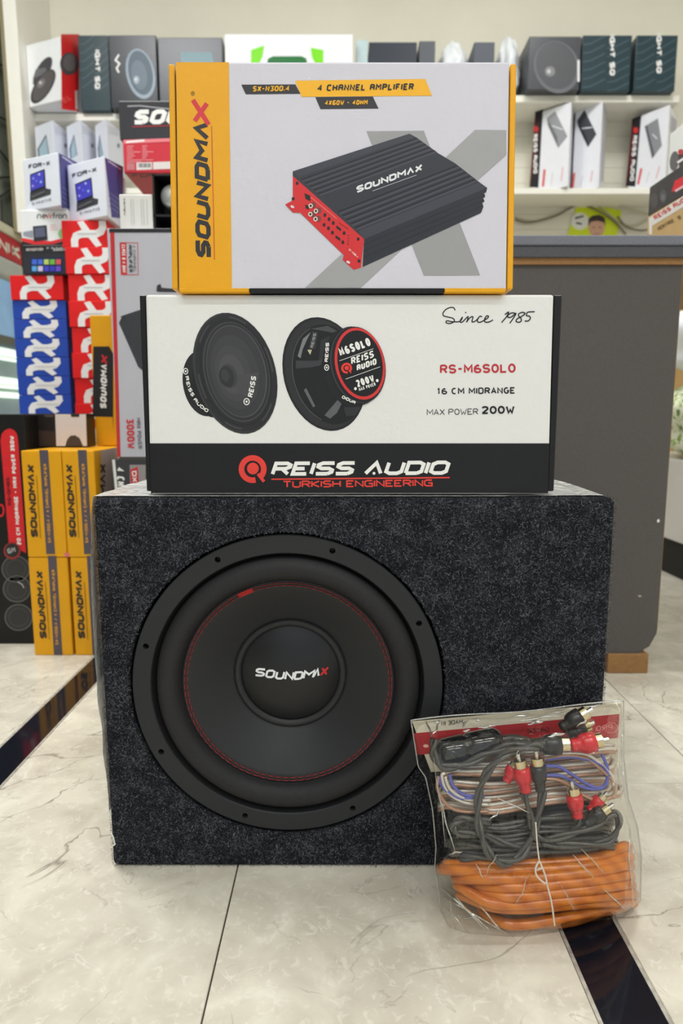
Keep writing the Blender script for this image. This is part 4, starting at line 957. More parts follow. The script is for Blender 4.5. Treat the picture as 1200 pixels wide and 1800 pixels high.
# --- plinth under the ribbon boxes
pl = tag(put('display_plinth', *box(-1.05, -.50, 1.56, 1.92, 0, .431, .003), WHITEP), 'white plinth hidden behind the floor cartons, carrying ribbon boxes', 'plinth')
RB1 = card(226, 26, 30); RB2 = card(38, 74, 178); PW = ink(240, 240, 242)
def ribbon_box(x0, x1, Y, z0, z1, mt, label, group, cyc=0):
    o = carton('ribbon_box', x0, x1, Y, Y+.16, z0, z1-.0006, mt, label, 'box', group, .0012)
    w, h = x1-x0, z1-z0; Vv, Ff = [], []; red = mt is RB1 and x0 > -.7
    T = .155*w if red else .125*w; e = (.90, .27) if red else (.78, .24)
    def add(pts):
        for q in stroke([(x0+u*w, z0+v*h) for u, v in pts], T):
            b = len(Vv); Vv.extend(Vector((p.x, Y-.0004-.00004*len(Ff), min(max(p.y, z0+.0008), z1-.0014))) for p in q); Ff.append([b, b+1, b+2, b+3])
    add([(e[0]-.01, 1.0), (e[0], .74), (e[0]-.05, .58), (e[0]-.15, .5), (e[1]+.16, .5), (e[1]+.04, .42), (e[1], .26), (e[1], 0)]); m_ = (e[0]+e[1])/2; add([(m_-.17, 1.0), (m_-.01, .5)]); add([(m_+.03, .5), (m_+.21, 0)])
    put('ribbon_logo', Vv, Ff, PW, o)
    Vv2 = [Vector((x0+u*w, Y-.0014, z0+v*h)) for u, v in ((.34, .485), (.76, .485), (.76, .51), (.34, .51))]
    put('small_print', Vv2, [[0, 1, 2, 3]], ink(170, 170, 176), o)
    return o
YB = 1.60
xs0, xs1 = at(26, 600, YB).x, at(119, 600, YB).x
zz = [at(70, y, YB).z for y in (761, 727.5, 694, 661, 628, 594.5, 561, 527.5)]
zz[0] = .432
ordn = ['lowest', 'second lowest', 'third lowest', 'middle', 'third highest', 'second highest', 'highest']
for i in range(7): ribbon_box(xs0, xs1, YB, zz[i], zz[i+1], RB2, '%s blue box of the blue stack with white ribbon logo' % ordn[i], 'blue ribbon boxes')
zr = at(70, 484, YB).z
ribbon_box(xs0, xs1-.002, YB-.004, zz[7], zr, RB1, 'red ribbon box lying on top of the blue stack', 'red ribbon boxes')
YR = 1.575
xr0, xr1 = at(124, 600, YR).x, at(203, 600, YR).x
tops = [387, 435, 482, 529, 575, 620, 665, 709]
zt_ = [at(160, y, YR).z for y in tops]; zt_.append(at(160, 752, YR).z); zt_.append(.432)
nth = ['topmost', 'second from top', 'third from top', 'fourth from top', 'fifth from top', 'sixth from top', 'seventh from top', 'eighth from top', 'lowest']
for i in range(9):
    dx = (-.006, 0, .002, .001, .004, .002, .004, .003, .002)[i]
    ribbon_box(xr0+dx, xr1+dx, YR-(.003 if i % 2 else 0), zt_[i+1], zt_[i], RB1, 'red ribbon box, %s in the red stack' % nth[i], 'red ribbon boxes')
# --- tablet boxes on the red/blue stack
o = pcarton('tablet_box', 40, 432, 118, 482, YB-.01, .12, mat('box_dark', rgb(52, 54, 62), .35, var=.2, scale=10), 'dark tablet box with bright app icons on the blue stack', 'box', z0=zr)
pr = Print((0, YB-.01, 0), FN, .0005); pr.text('NAVIGATION', (46, 442), (76, 441), 6, 1.6, ink(225, 215, 215)); pr.text('ANDROID', (94, 442), (116, 441), 6, 1.5, ink(225, 225, 225))
pr.rect(54, 453, 110, 479, ink(30, 40, 84)); pr.lv = 2
for i, cset in enumerate((((70, 110, 220), (70, 110, 220), (190, 210, 110), (110, 190, 70), (220, 90, 90)), ((90, 170, 230), (210, 200, 230), (70, 70, 200), (60, 60, 190), (110, 80, 210)))):
    for j, cl in enumerate(cset): pr.rect(56.5+j*10.5, 456+i*12, 65+j*10.5, 465+i*12, ink(*cl))
for j in range(5): pr.ell(84+j*8, 428+8, 2.6, 2, 0, ink(180, 190, 200), n=8)
pr.make('front_print', o)
znf0 = at(80, 432, YB-.01).z
o = pcarton('tablet_box', 36.5, 369, 122, 431, YB-.015, .12, card(234, 236, 240), 'white tablet box with black lettering and red swoosh', 'box', z0=znf0)
pr = Print((0, YB-.015, 0), FN, .0005)
pr.poly([(38, 418), (60, 422), (90, 424), (121, 416), (121, 419), (95, 429), (60, 430), (39, 424)], ink(226, 50, 54)); pr.poly([(39, 424), (60, 430), (95, 429), (121, 420), (121, 431), (39, 431)], ink(40, 40, 48))
pr.ell(112, 411, 10, 10, 0, ink(140, 200, 130), n=20); pr.lv = 2; pr.poly([(58, 398), (82, 396), (84, 422), (60, 425)], ink(46, 48, 58)); pr.poly([(41, 408), (58, 405), (58, 418), (41, 414)], ink(150, 156, 170)); pr.lv = 3; pr.poly([(61, 401), (79, 399), (81, 416), (62, 418)], ink(92, 96, 122))
pr.make('front_print', o)
pr = Print((0, YB-.015, 0), FN, .0005); pr.lv = 2
K = ink(40, 38, 40)
def arc(cx, cy, rx, ry, a0, a1, n=10): return [(cx+rx*math.cos(math.radians(a0+(a1-a0)*i/n)), cy+ry*math.sin(math.radians(a0+(a1-a0)*i/n))) for i in range(n+1)]
pr.strokes([(66, 384)]+arc(69, 380, 3, 3, 180, 360)+[(72, 384)], 1.5, K); pr.strokes([(75, 380.6), (80.6, 380.6)]+arc(78, 380.6, 3, 3.4, 0, -300), 1.4, K); pr.strokes([(82, 377), (84, 384), (86.5, 376), (89, 384), (91, 377)], 1.7, RED)
pr.strokes([(96, 374), (94.5, 375), (94.5, 384)], 1.5, K); pr.strokes([(93, 378), (97, 378)], 1.2, K); pr.strokes([(99, 384), (99, 379), (102, 377.6)], 1.5, K); pr.ring(106, 380.6, 2.8, 3.2, 0, 1.4, K, n=16); pr.strokes([(111, 384)]+arc(114, 380, 3, 3, 180, 360)+[(117, 384)], 1.5, K)
for k_ in range(3): pr.strokes([(88, 396+k_*4), (98+k_*2, 395.6+k_*4)], .8, ink(230, 150, 150))
pr.make('brand_lettering', o)
znf1 = at(80, 369, YB-.015).z
# --- upright radio boxes
WB = card(226, 230, 242)
PU = ink(84, 84, 168)
def radio(L, K_, R, yt, z0, front, side, words, label, dz=0):
    o, p1, p2 = corner_carton('radio_box', L, K_, R, yt, z0, WB, label, 'box', 'white car radio boxes')
    p2.poly(side, ink(72, 72, 142)); p2.lv = 2
    sx0, sy0 = side[0]; sx1, sy1 = side[1]
    p2.strokes([(sx0+5, sy0+6), (sx1-4, sy1+5)], 2, ink(206, 206, 230))
    for k_ in range(4): p2.strokes([(sx0+6, sy0+60+k_*8), (sx1-8, sy1+58+k_*8)], .9, ink(150, 150, 210))
    p2.make('side_print', o)
    (tx, ty), (bx, by_), (s0, s1, s2, s3), (m0, m1) = front
    p1.text(words, (tx, ty), (bx, by_), 7.5, 1.9, ink(70, 72, 86), slant=.2)
    p1.make('brand_lettering', o); p1 = Print(p1.p0, p1.n, .0005); p1.text('S-MNX7VS', m0, m1, 5, .9, ink(120, 124, 140), slant=.2); p1.make('model_lettering', o)
    p1 = Print(p1.p0, p1.n, .0005); p1.lv = 1
    dx, dy = s3[0]-s0[0], s3[1]-s0[1]
    p1.poly([(s3[0]-1, s3[1]), s2, (s2[0]+9, s2[1]+2), (s2[0]+8, s2[1]+11), (s2[0]-2, s2[1]+14), (s3[0]-1, s3[1]+15)], ink(66, 66, 72)); p1.lv = 2
    p1.poly([s0, s1, s2, s3], ink(46, 48, 66)); p1.lv = 3
    f = lambda u, v: (s0[0]+(s1[0]-s0[0])*u+dx*v, s0[1]+(s1[1]-s0[1])*u+dy*v)
    p1.poly([f(.06, .08), f(.94, .08), f(.94, .92), f(.06, .92)], ink(74, 72, 196)); p1.lv = 4
    for u, v, cc_ in ((.25, .3, (150, 150, 240)), (.65, .2, (190, 190, 245)), (.75, .65, (150, 190, 240)), (.2, .7, (170, 160, 240)), (.45, .5, (110, 110, 230))): p1.ell(*f(u, v), 2, 2.2, 0, ink(*cc_), n=10)
    p1.strokes([(s3[0]+3, s3[1]+8), (s2[0]-2, s2[1]+6)], 1.6, ink(120, 120, 126))
    p1.make('radio_picture', o)
    return o
radio((38.5, 1.600), (101.5, 1.555), (133, 1.68), 267, znf1, ((51, 297), (89, 290), ((53, 307), (79, 297), (81, 331), (54, 339)), ((57, 361), (91, 353))), [(103, 269), (138, 287), (137, 366), (108, 366)], 'FOR-X', 'white and purple car radio box standing on the tablet box')
zrt = zt_[0]
radio((117, 1.600), (183, 1.545), (218, 1.68), 274, zrt, ((128, 313), (171, 301), ((132, 324), (161, 312), (164, 348), (136, 357)), ((141, 378), (176, 369))), [(184, 277), (216, 293), (216, 384), (196, 382)], 'FOR-X', 'white and purple car radio box standing on the red stack')
for i, (l, k_, r, yt) in enumerate(((60, 92, 121, 211), (116, 141, 168, 210), (166, 186, 214, 208))):
    o, p1, p2 = corner_carton('tablet_box', (l, 2.64), (k_, 2.58), (r, 2.70), yt, zs1+.023, WB, 'white box with slanted tablet picture, %s of three on the shelf' % ('leftmost', 'middle', 'rightmost')[i], 'box', 'white tablet boxes on the shelf')
    p1.poly([(l+6, 262), (k_-11, 236), (k_-5, 272), (l+8, 280)], ink(70, 80, 90)); p1.lv = 2; p1.poly([(l+9, 262), (k_-11, 241), (k_-6, 272), (l+10, 279)], ink(168, 196, 212)); p1.make('tablet_picture', o)
    for j in range(5): p2.strokes([(k_+4, 222+j*3), (r-4, 227+j*3)], .8, ink(186, 188, 200))
    p2.poly([(r-8, 252), (r-4, 253), (r-4, 260), (r-8, 259)], ink(120, 122, 136)); p2.make('side_print', o)
# --- top shelf, left
zt_l = zl+.026
o, p1, p2 = corner_carton('speaker_box', (46, 2.66), (107, 2.60), (139, 2.74), 92, zt_l+.004, card(238, 240, 242), 'white and red speaker box at the left end of the top shelf', 'box', None, .002, at(107, 64, 2.60).z)
p1.ell(75, 126, 17, 26, -.75, ink(74, 72, 76)); p1.poly([(58, 138), (63, 122), (80, 119), (84, 128)], ink(110, 110, 114)); p1.lv = 2; p1.ell(76, 152, 22, 30, -.72, ink(58, 56, 58)); p1.lv = 3; p1.ell(77, 151, 19, 27, -.72, ink(92, 88, 90)); p1.lv = 4; p1.ell(73, 147, 7, 8, -.5, ink(128, 122, 122)); p1.lv = 5; p1.ell(72, 146, 3, 3, 0, ink(200, 196, 196), n=10)
p1.make('speaker_picture', o)
p2.poly([(107, 60), (139, 60), (138, 196), (108, 192)], ink(222, 32, 36)); p2.lv = 2; p2.ell(121, 112, 16, 20, 0, ink(80, 72, 76)); p2.lv = 3; p2.ell(122, 110, 12, 15, 0, ink(110, 104, 106)); p2.lv = 4; p2.poly([(131, 160), (137, 158), (137, 192), (132, 192)], ink(226, 206, 206)); p2.text('EL', (112, 182), (126, 174), 10, 2.2, ink(240, 90, 90)); p2.make('side_print', o)
TEAL = card(44, 63, 71, .3); TEAL2 = ink(76, 100, 110); NAVY = card(31, 36, 47, .3)
def teal(xl, xr, Y, z0, ytop, label, tx=None, ty0=None, ty1=None, txt='', slope=0):
    o = pcarton('speaker_box', xl, ytop, xr, 170, Y, .14, TEAL, label, 'box', 'teal speaker boxes on the top shelf', z0)
    pr = Print((0, Y, 0), FN, .0006); yb = at((xl+xr)/2, 170, Y)
    for k_ in range(9):
        for j in range(2):
            w = (xr-xl)/2; x0 = xl+2+j*w; y0 = 70+k_*15+(j*6)
            if y0 < 158: pr.strokes([(x0, y0+9), (x0+w*.3, y0+7), (x0+w*.9, y0-6)], 1.6, TEAL2)
    pr.make('wave_pattern', o)
    if txt:
        pr = Print((0, Y, 0), FN, .0006); pr.lv = 3; pr.text(txt, (tx, ty0), (tx, ty1), 9, 2.6, WHITE); pr.make('side_lettering', o)
    return o
teal(139, 192, 2.68, zt_l, 62, 'teal patterned box beside the red speaker box', 167, 88, 157, 'IGHT SQ')
o = pcarton('speaker_box', 193, 62, 276, 190, 2.66, .16, NAVY, 'dark navy box with a large silver speaker picture', 'box', None, zt_l)
pr = Print((0, 2.66, 0), FN, .0006); pr.ell(247, 130, 26, 44, .25, ink(150, 166, 182)); pr.lv = 2; pr.ell(247, 128, 22, 39, .25, ink(84, 98, 112)); pr.lv = 3; pr.ell(245, 132, 14, 26, .25, ink(104, 118, 132)); pr.lv = 4; pr.ell(240, 141, 5, 7, 0, ink(160, 172, 184)); pr.lv = 5; pr.ell(239, 140, 2, 2.5, 0, ink(215, 220, 226), n=10); pr.make('speaker_picture', o)
pr = Print((0, 2.66, 0), FN, .0006); pr.text('NAVY', (203, 92), (210, 128), 8, 2.2, WHITE, slant=.2) if False else pr.strokes([(209, 96), (203, 106), (210, 112), (205, 120), (209, 128)], 3, WHITE); pr.make('side_lettering', o)
o = pcarton('speaker_box', 279, 66, 392, 195, 2.66, .16, card(46, 51, 62, .3), 'slate box behind the yellow end of the amplifier carton', 'box', None, zt_l)
pr = Print((0, 2.66, 0), FN, .0006); pr.poly([(318, 92), (372, 92), (384, 160), (318, 160)], ink(120, 150, 160)); pr.make('pale_panel', o)
o = pcarton('sign_box', 396, 60, 620, 190, 2.65, .10, card(240, 240, 244), 'white box with green emblem behind the amplifier carton', 'box', None, zt_l if zt_l > zs2+.026 else zs2+.027)
pr = Print((0, 2.65, 0), FN, .0006); pr.poly([(441, 88), (464, 80), (461, 100), (455, 112), (441, 112)], ink(122, 220, 20)); pr.poly([(546, 84), (568, 88), (568, 112), (554, 112), (548, 100)], ink(122, 220, 20)); pr.poly([(469, 112), (471, 103), (480, 99), (530, 99), (538, 103), (540, 112)], ink(24, 112, 52)); pr.make('green_emblem', o)
# --- top shelf, right
z_r = zs2+.0265
for xl, xr, c_, lb, yt in ((626, 646, (190, 210, 214), 'thin pale box on the top shelf behind the amplifier carton', 70), (648, 732, (46, 52, 64), 'dark box on the top shelf behind the amplifier carton', 74), (736, 764, (80, 84, 92), 'narrow grey box on the top shelf', 72), (832, 868, (70, 76, 88), 'slate box next to the white plastic sack', 74)):
    pcarton('carton_box', xl, yt, xr, 170, 2.70, .15, card(*c_), lb, 'box', 'boxes on the right top shelf', z_r)
def blob(name, c, r, mt, label, cat, amp=.25, f=6, n=24):
    V, F = [], []
    for i in range(n+1):
        th = math.pi*i/n
        for j in range(n*2):
            ph = math.pi*j/n; d = Vector((math.sin(th)*math.cos(ph), math.sin(th)*math.sin(ph), math.cos(th)))
            k_ = 1+amp*noise.noise(d*f*.35+Vector((c[0]*3, c[1], 2)))+amp*.35*noise.noise(d*f)
            V.append(Vector((c[0]+d.x*r[0]*k_, c[1]+d.y*r[1]*k_, max(c[2]-r[2]*.9, c[2]+d.z*r[2]*k_))))
    m_ = n*2
    for i in range(n):
        for j in range(m_): F.append((i*m_+j, (i+1)*m_+j, (i+1)*m_+(j+1) % m_, i*m_+(j+1) % m_))
    return tag(put(name, V, F, mt, smooth=True), label, cat)
SACK = mat('white_plastic_sack', rgb(236, 240, 244), .25, var=.05, spec=.6, bump=.4, bscale=30)
p = at(905, 130, 2.76); blob('plastic_sack', (p.x-.022, 2.80, z_r+.115), (.045, .06, .125), SACK, 'crumpled white plastic sack on the top shelf', 'sack')
p = at(795, 110, 2.8); blob('plastic_sack', (p.x, 2.80, z_r+.105), (.06, .06, .115), SACK, 'round white plastic bundle on the top shelf behind the carton', 'sack')
o = pcarton('speaker_box', 928, 64, 1019, 170, 2.68, .16, card(70, 72, 78, .3), 'grey box with a large dim speaker picture', 'box', None, z_r)
pr = Print((0, 2.68, 0), FN, .0006); pr.ell(978, 118, 40, 46, .1, ink(104, 106, 112)); pr.lv = 2; pr.ell(977, 115, 36, 42, .1, ink(82, 83, 88)); pr.lv = 3; pr.ell(966, 126, 9, 9, 0, ink(130, 130, 134)); pr.lv = 4; pr.ell(964, 126, 3.5, 4, 0, ink(190, 190, 192), n=10); pr.rect(1014, 106, 1018, 144, ink(226, 228, 230)); pr.make('speaker_picture', o)
teal(1022, 1108, 2.69, z_r, 62, 'teal patterned speaker box with vertical white lettering, next to the grey one', 1071, 62, 133, 'IGHT SQ')
teal(1116, 1188, 2.69, z_r, 62, 'teal patterned speaker box at the right end of the top shelf', 1153, 60, 129, 'IGHT SQ')
pcarton('carton_box', 1190, 66, 1240, 170, 2.72, .14, card(44, 42, 50), 'dark box cut by the right edge on the top shelf', 'box', None, z_r) if False else None
# --- lower shelf, right: three white amplifier boxes turned to the left
zl_r = zs1+.0225
RBW = card(232, 233, 240)
def reiss_box(L, K_, R, yt, px, label, pic):
    o, p1, p2 = corner_carton('amplifier_box', L, K_, R, yt, zl_r, RBW, label, 'box', 'white amplifier boxes on the lower shelf')
    band, logo, cap = px
    if band:
        p1.poly(band, ink(30, 28, 34)); p1.lv = 2; p1.poly([band[0], ((band[0][0]+band[1][0])/2, band[0][1]+40), ((band[3][0]+band[2][0])/2, band[2][1]-30), band[3]], ink(84, 26, 28)) ; p1.lv = 3
        p1.text('REISS AUDIO', logo[0], logo[1], 7, 2, WHITE, slant=-.2); p1.ell(logo[0][0]+4.5, logo[0][1]-9, 4.4, 5.4, 0, ink(206, 48, 50), n=14)
    p1.make('band_print', o) if band else None
    q = Print(p1.p0, p1.n, .0005); c0 = ink(*pic[0]); q.poly(pic[1], c0); q.lv = 2; q.poly(pic[2], ink(*pic[3])); q.strokes([((pic[1][0][0]+pic[1][1][0])/2+2, pic[1][0][1]+14), ((pic[1][2][0]+pic[1][3][0])/2, pic[1][2][1]-12)], 2, ink(226, 226, 230)); q.make('amplifier_picture', o)
    q = Print(p1.p0, p1.n, .0005); q.strokes(cap, 4, ink(214, 92, 92)); (a, b), (c, d) = cap[0], cap[1]
    q.strokes([(a+14, b+6), (c+14, d-2)], 1, ink(190, 190, 198)); q.strokes([(a+32, b-4), (c+32, d-10)], 2.4, ink(226, 186, 190)); q.make('caption_lettering', o)
    return o, p2
o, p2 = reiss_box((941, 2.80), (1004, 2.70), (1008, 2.80), 179, ([(940.5, 197), (954, 192), (946, 330), (930.5, 329)], ((937.5, 236), (937.5, 305)), ((957, 298), (954, 328))), 'white amplifier box with black spine at the left of the lower shelf', ((150, 152, 158), [(961, 207), (975, 195), (997, 240), (981, 260)], [(961, 207), (963, 221), (981, 260), (979, 240)], (110, 112, 118)))
p2.poly([(1006, 184), (1015, 190), (1012, 328), (1001, 325)], ink(214, 214, 222)); p2.make('side_print', o)
o, p2 = reiss_box((1012, 2.805), (1059, 2.715), (1067, 2.80), 177, (None, None, ((1009, 304), (1006, 330))), 'white amplifier box without spine, middle of the lower shelf', ((66, 68, 76), [(1014, 212), (1027, 193), (1048, 236), (1033, 259)], [(1014, 212), (1016, 222), (1033, 259), (1032, 244)], (44, 46, 52)))
p2.poly([(1060, 182), (1067, 186), (1060, 318), (1055, 322)], ink(196, 196, 206)); p2.make('side_print', o)
o, p2 = reiss_box((1112, 2.80), (1177, 2.68), (1194, 2.80), 184, ([(1111, 209), (1127, 202), (1116, 328), (1099.5, 327)], ((1113, 238), (1107, 318)), ((1127, 296), (1121, 324))), 'white amplifier box with black spine at the right of the lower shelf', ((140, 142, 148), [(1133, 222), (1156, 208), (1163, 256), (1146, 279)], [(1133, 222), (1137, 220), (1150, 272), (1146, 279)], (92, 94, 100)))
p2.poly([(1179, 203), (1189, 211), (1187, 238), (1177, 230)], ink(186, 186, 200)); p2.make('side_print', o)
# --- poster and cables on the wall under the shelf
YW = 2.886
pq = [(1016, 354), (1092, 370), (1083, 424), (993, 424)]
pp = [at(x, y, YW-.002) for x, y in pq]
hv, hf = hexa([pp[3], pp[2], pp[2]+Vector((0, .002, 0)), pp[3]+Vector((0, .002, 0)), pp[0], pp[1], pp[1]+Vector((0, .002, 0)), pp[0]+Vector((0, .002, 0))])
ps = tag(put('wall_poster', hv, hf, ink(206, 222, 30)), 'lime green poster with a head and shoulders portrait behind the counter', 'poster')
pr = Print((0, YW-.002, 0), FN, .0006)
pr.ell(1019, 389, 16, 15, 0, ink(226, 226, 220), n=24); pr.poly([(1030, 424), (1036, 416), (1062, 416), (1070, 424)], ink(70, 70, 80)); pr.lv = 2; pr.ell(1048, 399, 14, 19, 0, ink(206, 160, 136), n=24); pr.lv = 3; pr.poly([(1033, 398), (1034, 385), (1041, 379), (1053, 378), (1062, 383), (1064, 398), (1061, 391), (1050, 388), (1038, 390)], ink(58, 46, 44)); pr.ell(1043, 400, 2, 1, 0, ink(60, 44, 42), n=8); pr.ell(1054, 400, 2, 1, 0, ink(60, 44, 42), n=8); pr.strokes([(1044, 411), (1052, 411)], 1, ink(160, 90, 84)); pr.make('portrait', ps)
pr = Print((0, YW-.002, 0), FN, .0006); pr.lv = 3; pr.strokes([(1010, 384), (1025, 380)], 3, ink(70, 70, 76)); pr.strokes([(1012, 392), (1022, 394)], 3, ink(70, 70, 76)); pr.make('badge_lettering', ps)
WIRE = mat('wall_wire', rgb(196, 190, 168), .6); WIRE2 = mat('wall_wire_dark', rgb(120, 112, 96), .6)
for i, (pts, m_) in enumerate(((((905, 382), (940, 388), (990, 372), (1014, 362), (1050, 362), (1090, 392), (1120, 395), (1142, 383)), WIRE), (((905, 386), (930, 391), (975, 380), (1020, 360), (1070, 382), (1100, 412)), WIRE2), (((1085, 380), (1100, 398), (1125, 405), (1142, 402)), WIRE2), (((1030, 360), (1060, 348), (1100, 366), (1140, 376)), WIRE))):
    tag(put('wall_cable', *tube(spline([at(x, y, YW-.010-.004*i) for x, y in pts], 6), .0035, 6), m_, smooth=True), ('pale cable sagging across the wall behind the counter', 'darker cable crossing the green poster', 'short dark cable right of the green poster', 'pale cable arching over the green poster')[i], 'cable')
# --- boxes on the right end of the counter
zc = zt3+.0005
def turned(name, xl, Yl, xr, Yr, dep, z0, z1, mt, label):
    a = at(xl, 350, Yl); b = at(xr, 350, Yr); d = Vector((b.x-a.x, b.y-a.y)); n_ = Vector((-d.y, d.x)).normalized()
    if n_.x < 0: n_ = -n_
    pl_ = [Vector((a.x, a.y)), Vector((b.x, b.y)), Vector((b.x, b.y))+n_*dep, Vector((a.x, a.y))+n_*dep]
    o = tag(put(name, *prism4(pl_, z0, z1, .002), mt), label, 'box', 'boxes on the counter')
    return o, Print((a.x, a.y, z0), (-n_.x, -n_.y, 0), .0005)
Yl_, Yr_ = 1.50, 1.24
zA = at(1140, 381, Yl_).z
o, p1 = turned('kraft_box', 1140, Yl_, 1264, Yr_, .10, zc, zA, mat('kraft', rgb(196, 164, 112), .7, var=.1), 'brown kraft box with white label strip on the counter')
p1.poly([(1141, 383), (1270, 301), (1270, 322), (1141, 400)], ink(226, 222, 216)); p1.poly([(1140.5, 383), (1146, 383), (1146, 412), (1141, 412)], ink(228, 224, 220)); p1.lv = 2; p1.text('REISS AUDIO', (1152, 387), (1215, 348), 8, 2, ink(206, 84, 80)); p1.text('HERITAGE', (1158, 405), (1186, 389), 6, 1.3, ink(110, 84, 56)); p1.text('8', (1193, 386), (1198, 383), 6, 1.3, ink(110, 84, 56)); p1.make('box_print', o)
zB = at(1140, 329, Yl_).z
o, p1 = turned('speaker_box', 1140, Yl_, 1264, Yr_, .10, zA+.0005, zB, card(60, 58, 62, .35), 'charcoal speaker box with red label stacked on the kraft box')
p1.poly([(1180, 338), (1186, 318), (1215, 302), (1215, 322)], ink(220, 44, 58)); p1.ell(1150, 352, 7, 13, 0, ink(84, 80, 82)); p1.ell(1166, 345, 7, 12, 0, ink(84, 84, 88)); p1.lv = 2; p1.strokes([(1187, 336), (1215, 320)], 4, ink(236, 190, 196)); p1.ell(1166, 347, 4, 6, 0, ink(110, 108, 112), n=14); p1.make('box_print', o)
zC = at(1170, 236, 1.44).z
o, p1 = turned('speaker_box', 1170, 1.44, 1266, 1.235, .09, zB+.0005, zC, card(232, 234, 232), 'white speaker box with a grey cone picture, top of the counter stack')
p1.ell(1185, 283, 8, 17, -.2, ink(104, 102, 104)); p1.poly([(1192, 272), (1210, 256), (1210, 290), (1194, 300)], ink(76, 60, 64)); p1.lv = 2; p1.ell(1197, 267, 5, 5, 0, ink(196, 60, 66), n=12); p1.strokes([(1191, 286), (1206, 276)], 4, WHITE); p1.poly([(1140, 330), (1172, 302), (1215, 280), (1215, 300), (1172, 320)], ink(72, 70, 76)) if False else None; p1.make('box_print', o)

# ================================================================== THINGS BEHIND THE COUNTER, RIGHT EDGE
dr = thing('drawer_unit', (1.25, 1.9, 0), 'pale grey low drawer unit on a dark recessed base behind the counter', 'drawer unit')
put('body', *box(.968, 1.55, 1.62, 2.35, .108, .345, .004), mat('pale_laminate', rgb(206, 204, 200), .4, var=.03), dr)
put('base', *box(.985, 1.53, 1.64, 2.33, 0, .1085), mat('base_black', rgb(26, 24, 24), .7), dr)
def leafmat():
    m = bpy.data.materials.new('leaf_print_cloth'); m.use_nodes = True; nt = m.node_tree; N = nt.nodes; L = nt.links; p = N['Principled BSDF']; p.inputs['Roughness'].default_value = .8
    tc = N.new('ShaderNodeTexCoord'); v = N.new('ShaderNodeTexVoronoi'); v.inputs['Scale'].default_value = 26; L.new(tc.outputs['Object'], v.inputs['Vector'])
    n = N.new('ShaderNodeTexNoise'); n.inputs['Scale'].default_value = 30; n.inputs['Distortion'].default_value = 2; L.new(tc.outputs['Object'], n.inputs['Vector'])
    r = N.new('ShaderNodeValToRGB'); L.new(n.outputs['Fac'], r.inputs[0]); e = r.color_ramp.elements; e[0].position = .36; e[0].color = rgb(104, 124, 84); e[1].position = .50; e[1].color = rgb(226, 228, 206); k_ = e.new(.43); k_.color = rgb(170, 196, 110)
    L.new(r.outputs[0], p.inputs['Base Color']); return m
blob('cloth_cushion', (1.13, 1.93, .455), (.20, .22, .122), leafmat(), 'cream cushion with green leaf print on the drawer unit', 'cushion', .18, 4)
blob('plastic_sack', (1.12, 1.97, .69), (.20, .17, .105), SACK, 'large white plastic sack resting on the leaf print cushion', 'sack', .18, 4)
carton('kraft_carton', 1.30, 1.62, 2.40, 2.72, 0, .93, mat('kraft2', rgb(190, 156, 100), .7, var=.1), 'tall brown kraft carton behind the white sack', 'carton')
o = carton('label_box', 1.30, 1.60, 2.40, 2.70, .931, 1.05, card(232, 226, 226), 'white box with red lettering on the tall kraft carton', 'box')
pr = Print((0, 2.40, 0), FN, .0006); pr.text('REISS', (1188, 512), (1215, 512), 10, 2.4, ink(214, 80, 88)); pr.text('AUDIO', (1190, 494), (1215, 494), 9, 2.2, ink(214, 80, 88)); pr.make('box_lettering', o)

# ================================================================== MIDDLE GROUND LEFT: LARGE GREY AMPLIFIER CARTON AND WHAT STANDS ON IT
YG = 1.25
x0 = at(197, 600, YG).x
zg0 = at(230, 806, YG).z; zg1 = at(240, 401, YG).z
xg0 = at(197.5, 836, YG).x
o = carton('amplifier_carton', xg0, xg0+.20, YG, YG+.24, 0, zg0-.0008, mat('dark_card', rgb(60, 60, 64), .4), 'dark upright carton lettered 4 CH under the grey amplifier carton', 'carton')
pr = Print((0, YG, 0), FN, .0004); pr.poly([(197, 808), (202, 808), (208, 870), (203, 870)], ink(226, 226, 226)); pr.poly([(228, 817), (256, 817), (256, 866), (229, 866)], ink(150, 144, 146)); pr.lv = 2; pr.poly([(229, 826), (242, 820), (246, 866), (231, 866)], ink(196, 48, 56)); pr.lv = 3
pr.text('4 CHANNEL', (205, 822), (209, 900), 13, 3.2, WHITE, slant=.2); pr.text('DX-24', (232, 828), (235, 876), 8, 1.8, WHITE); pr.make('front_print', o)
o = carton('amplifier_carton', x0, x0+.20, YG, YG+.11, zg0, zg1, card(190, 190, 200), 'big pale grey amplifier carton with red left edge standing upright', 'carton')
pr = Print((0, YG, 0), FN, .0004)
pr.poly([(193.5, 409), (201, 409), (212, 803), (206, 803)], ink(196, 46, 54)); pr.poly([(192, 402), (310, 402), (310, 409), (192, 409)], ink(40, 40, 44))
pr.poly([(210, 803), (262, 803), (262, 809), (210, 809)], ink(70, 66, 66)); pr.poly([(211, 426), (222, 426), (223.5, 483), (213, 483)], ink(206, 44, 52)); pr.lv = 2
pr.strokes([(211, 427), (242, 427), (243, 483), (213, 483)], 1.2, ink(206, 80, 84), True); pr.text('CLASS D 4 OHM', (214, 430), (215.5, 479), 6, 1.3, WHITE, slant=.2)
pr.text('AMPLIFIER', (225.5, 431), (227, 479), 6.2, 1.6, ink(66, 64, 70)); pr.text('4 CHANNEL', (233, 431), (234.5, 479), 5.2, 1.1, ink(130, 126, 132))
pr.text('3000W', (222, 736), (224.5, 789), 13, 3, ink(208, 50, 58)); pr.text('MAX POWER', (239.5, 735), (243, 789), 7, 1.3, ink(104, 100, 106)); pr.make('front_print', o)
pr = Print((0, YG, 0), FN, .0004)
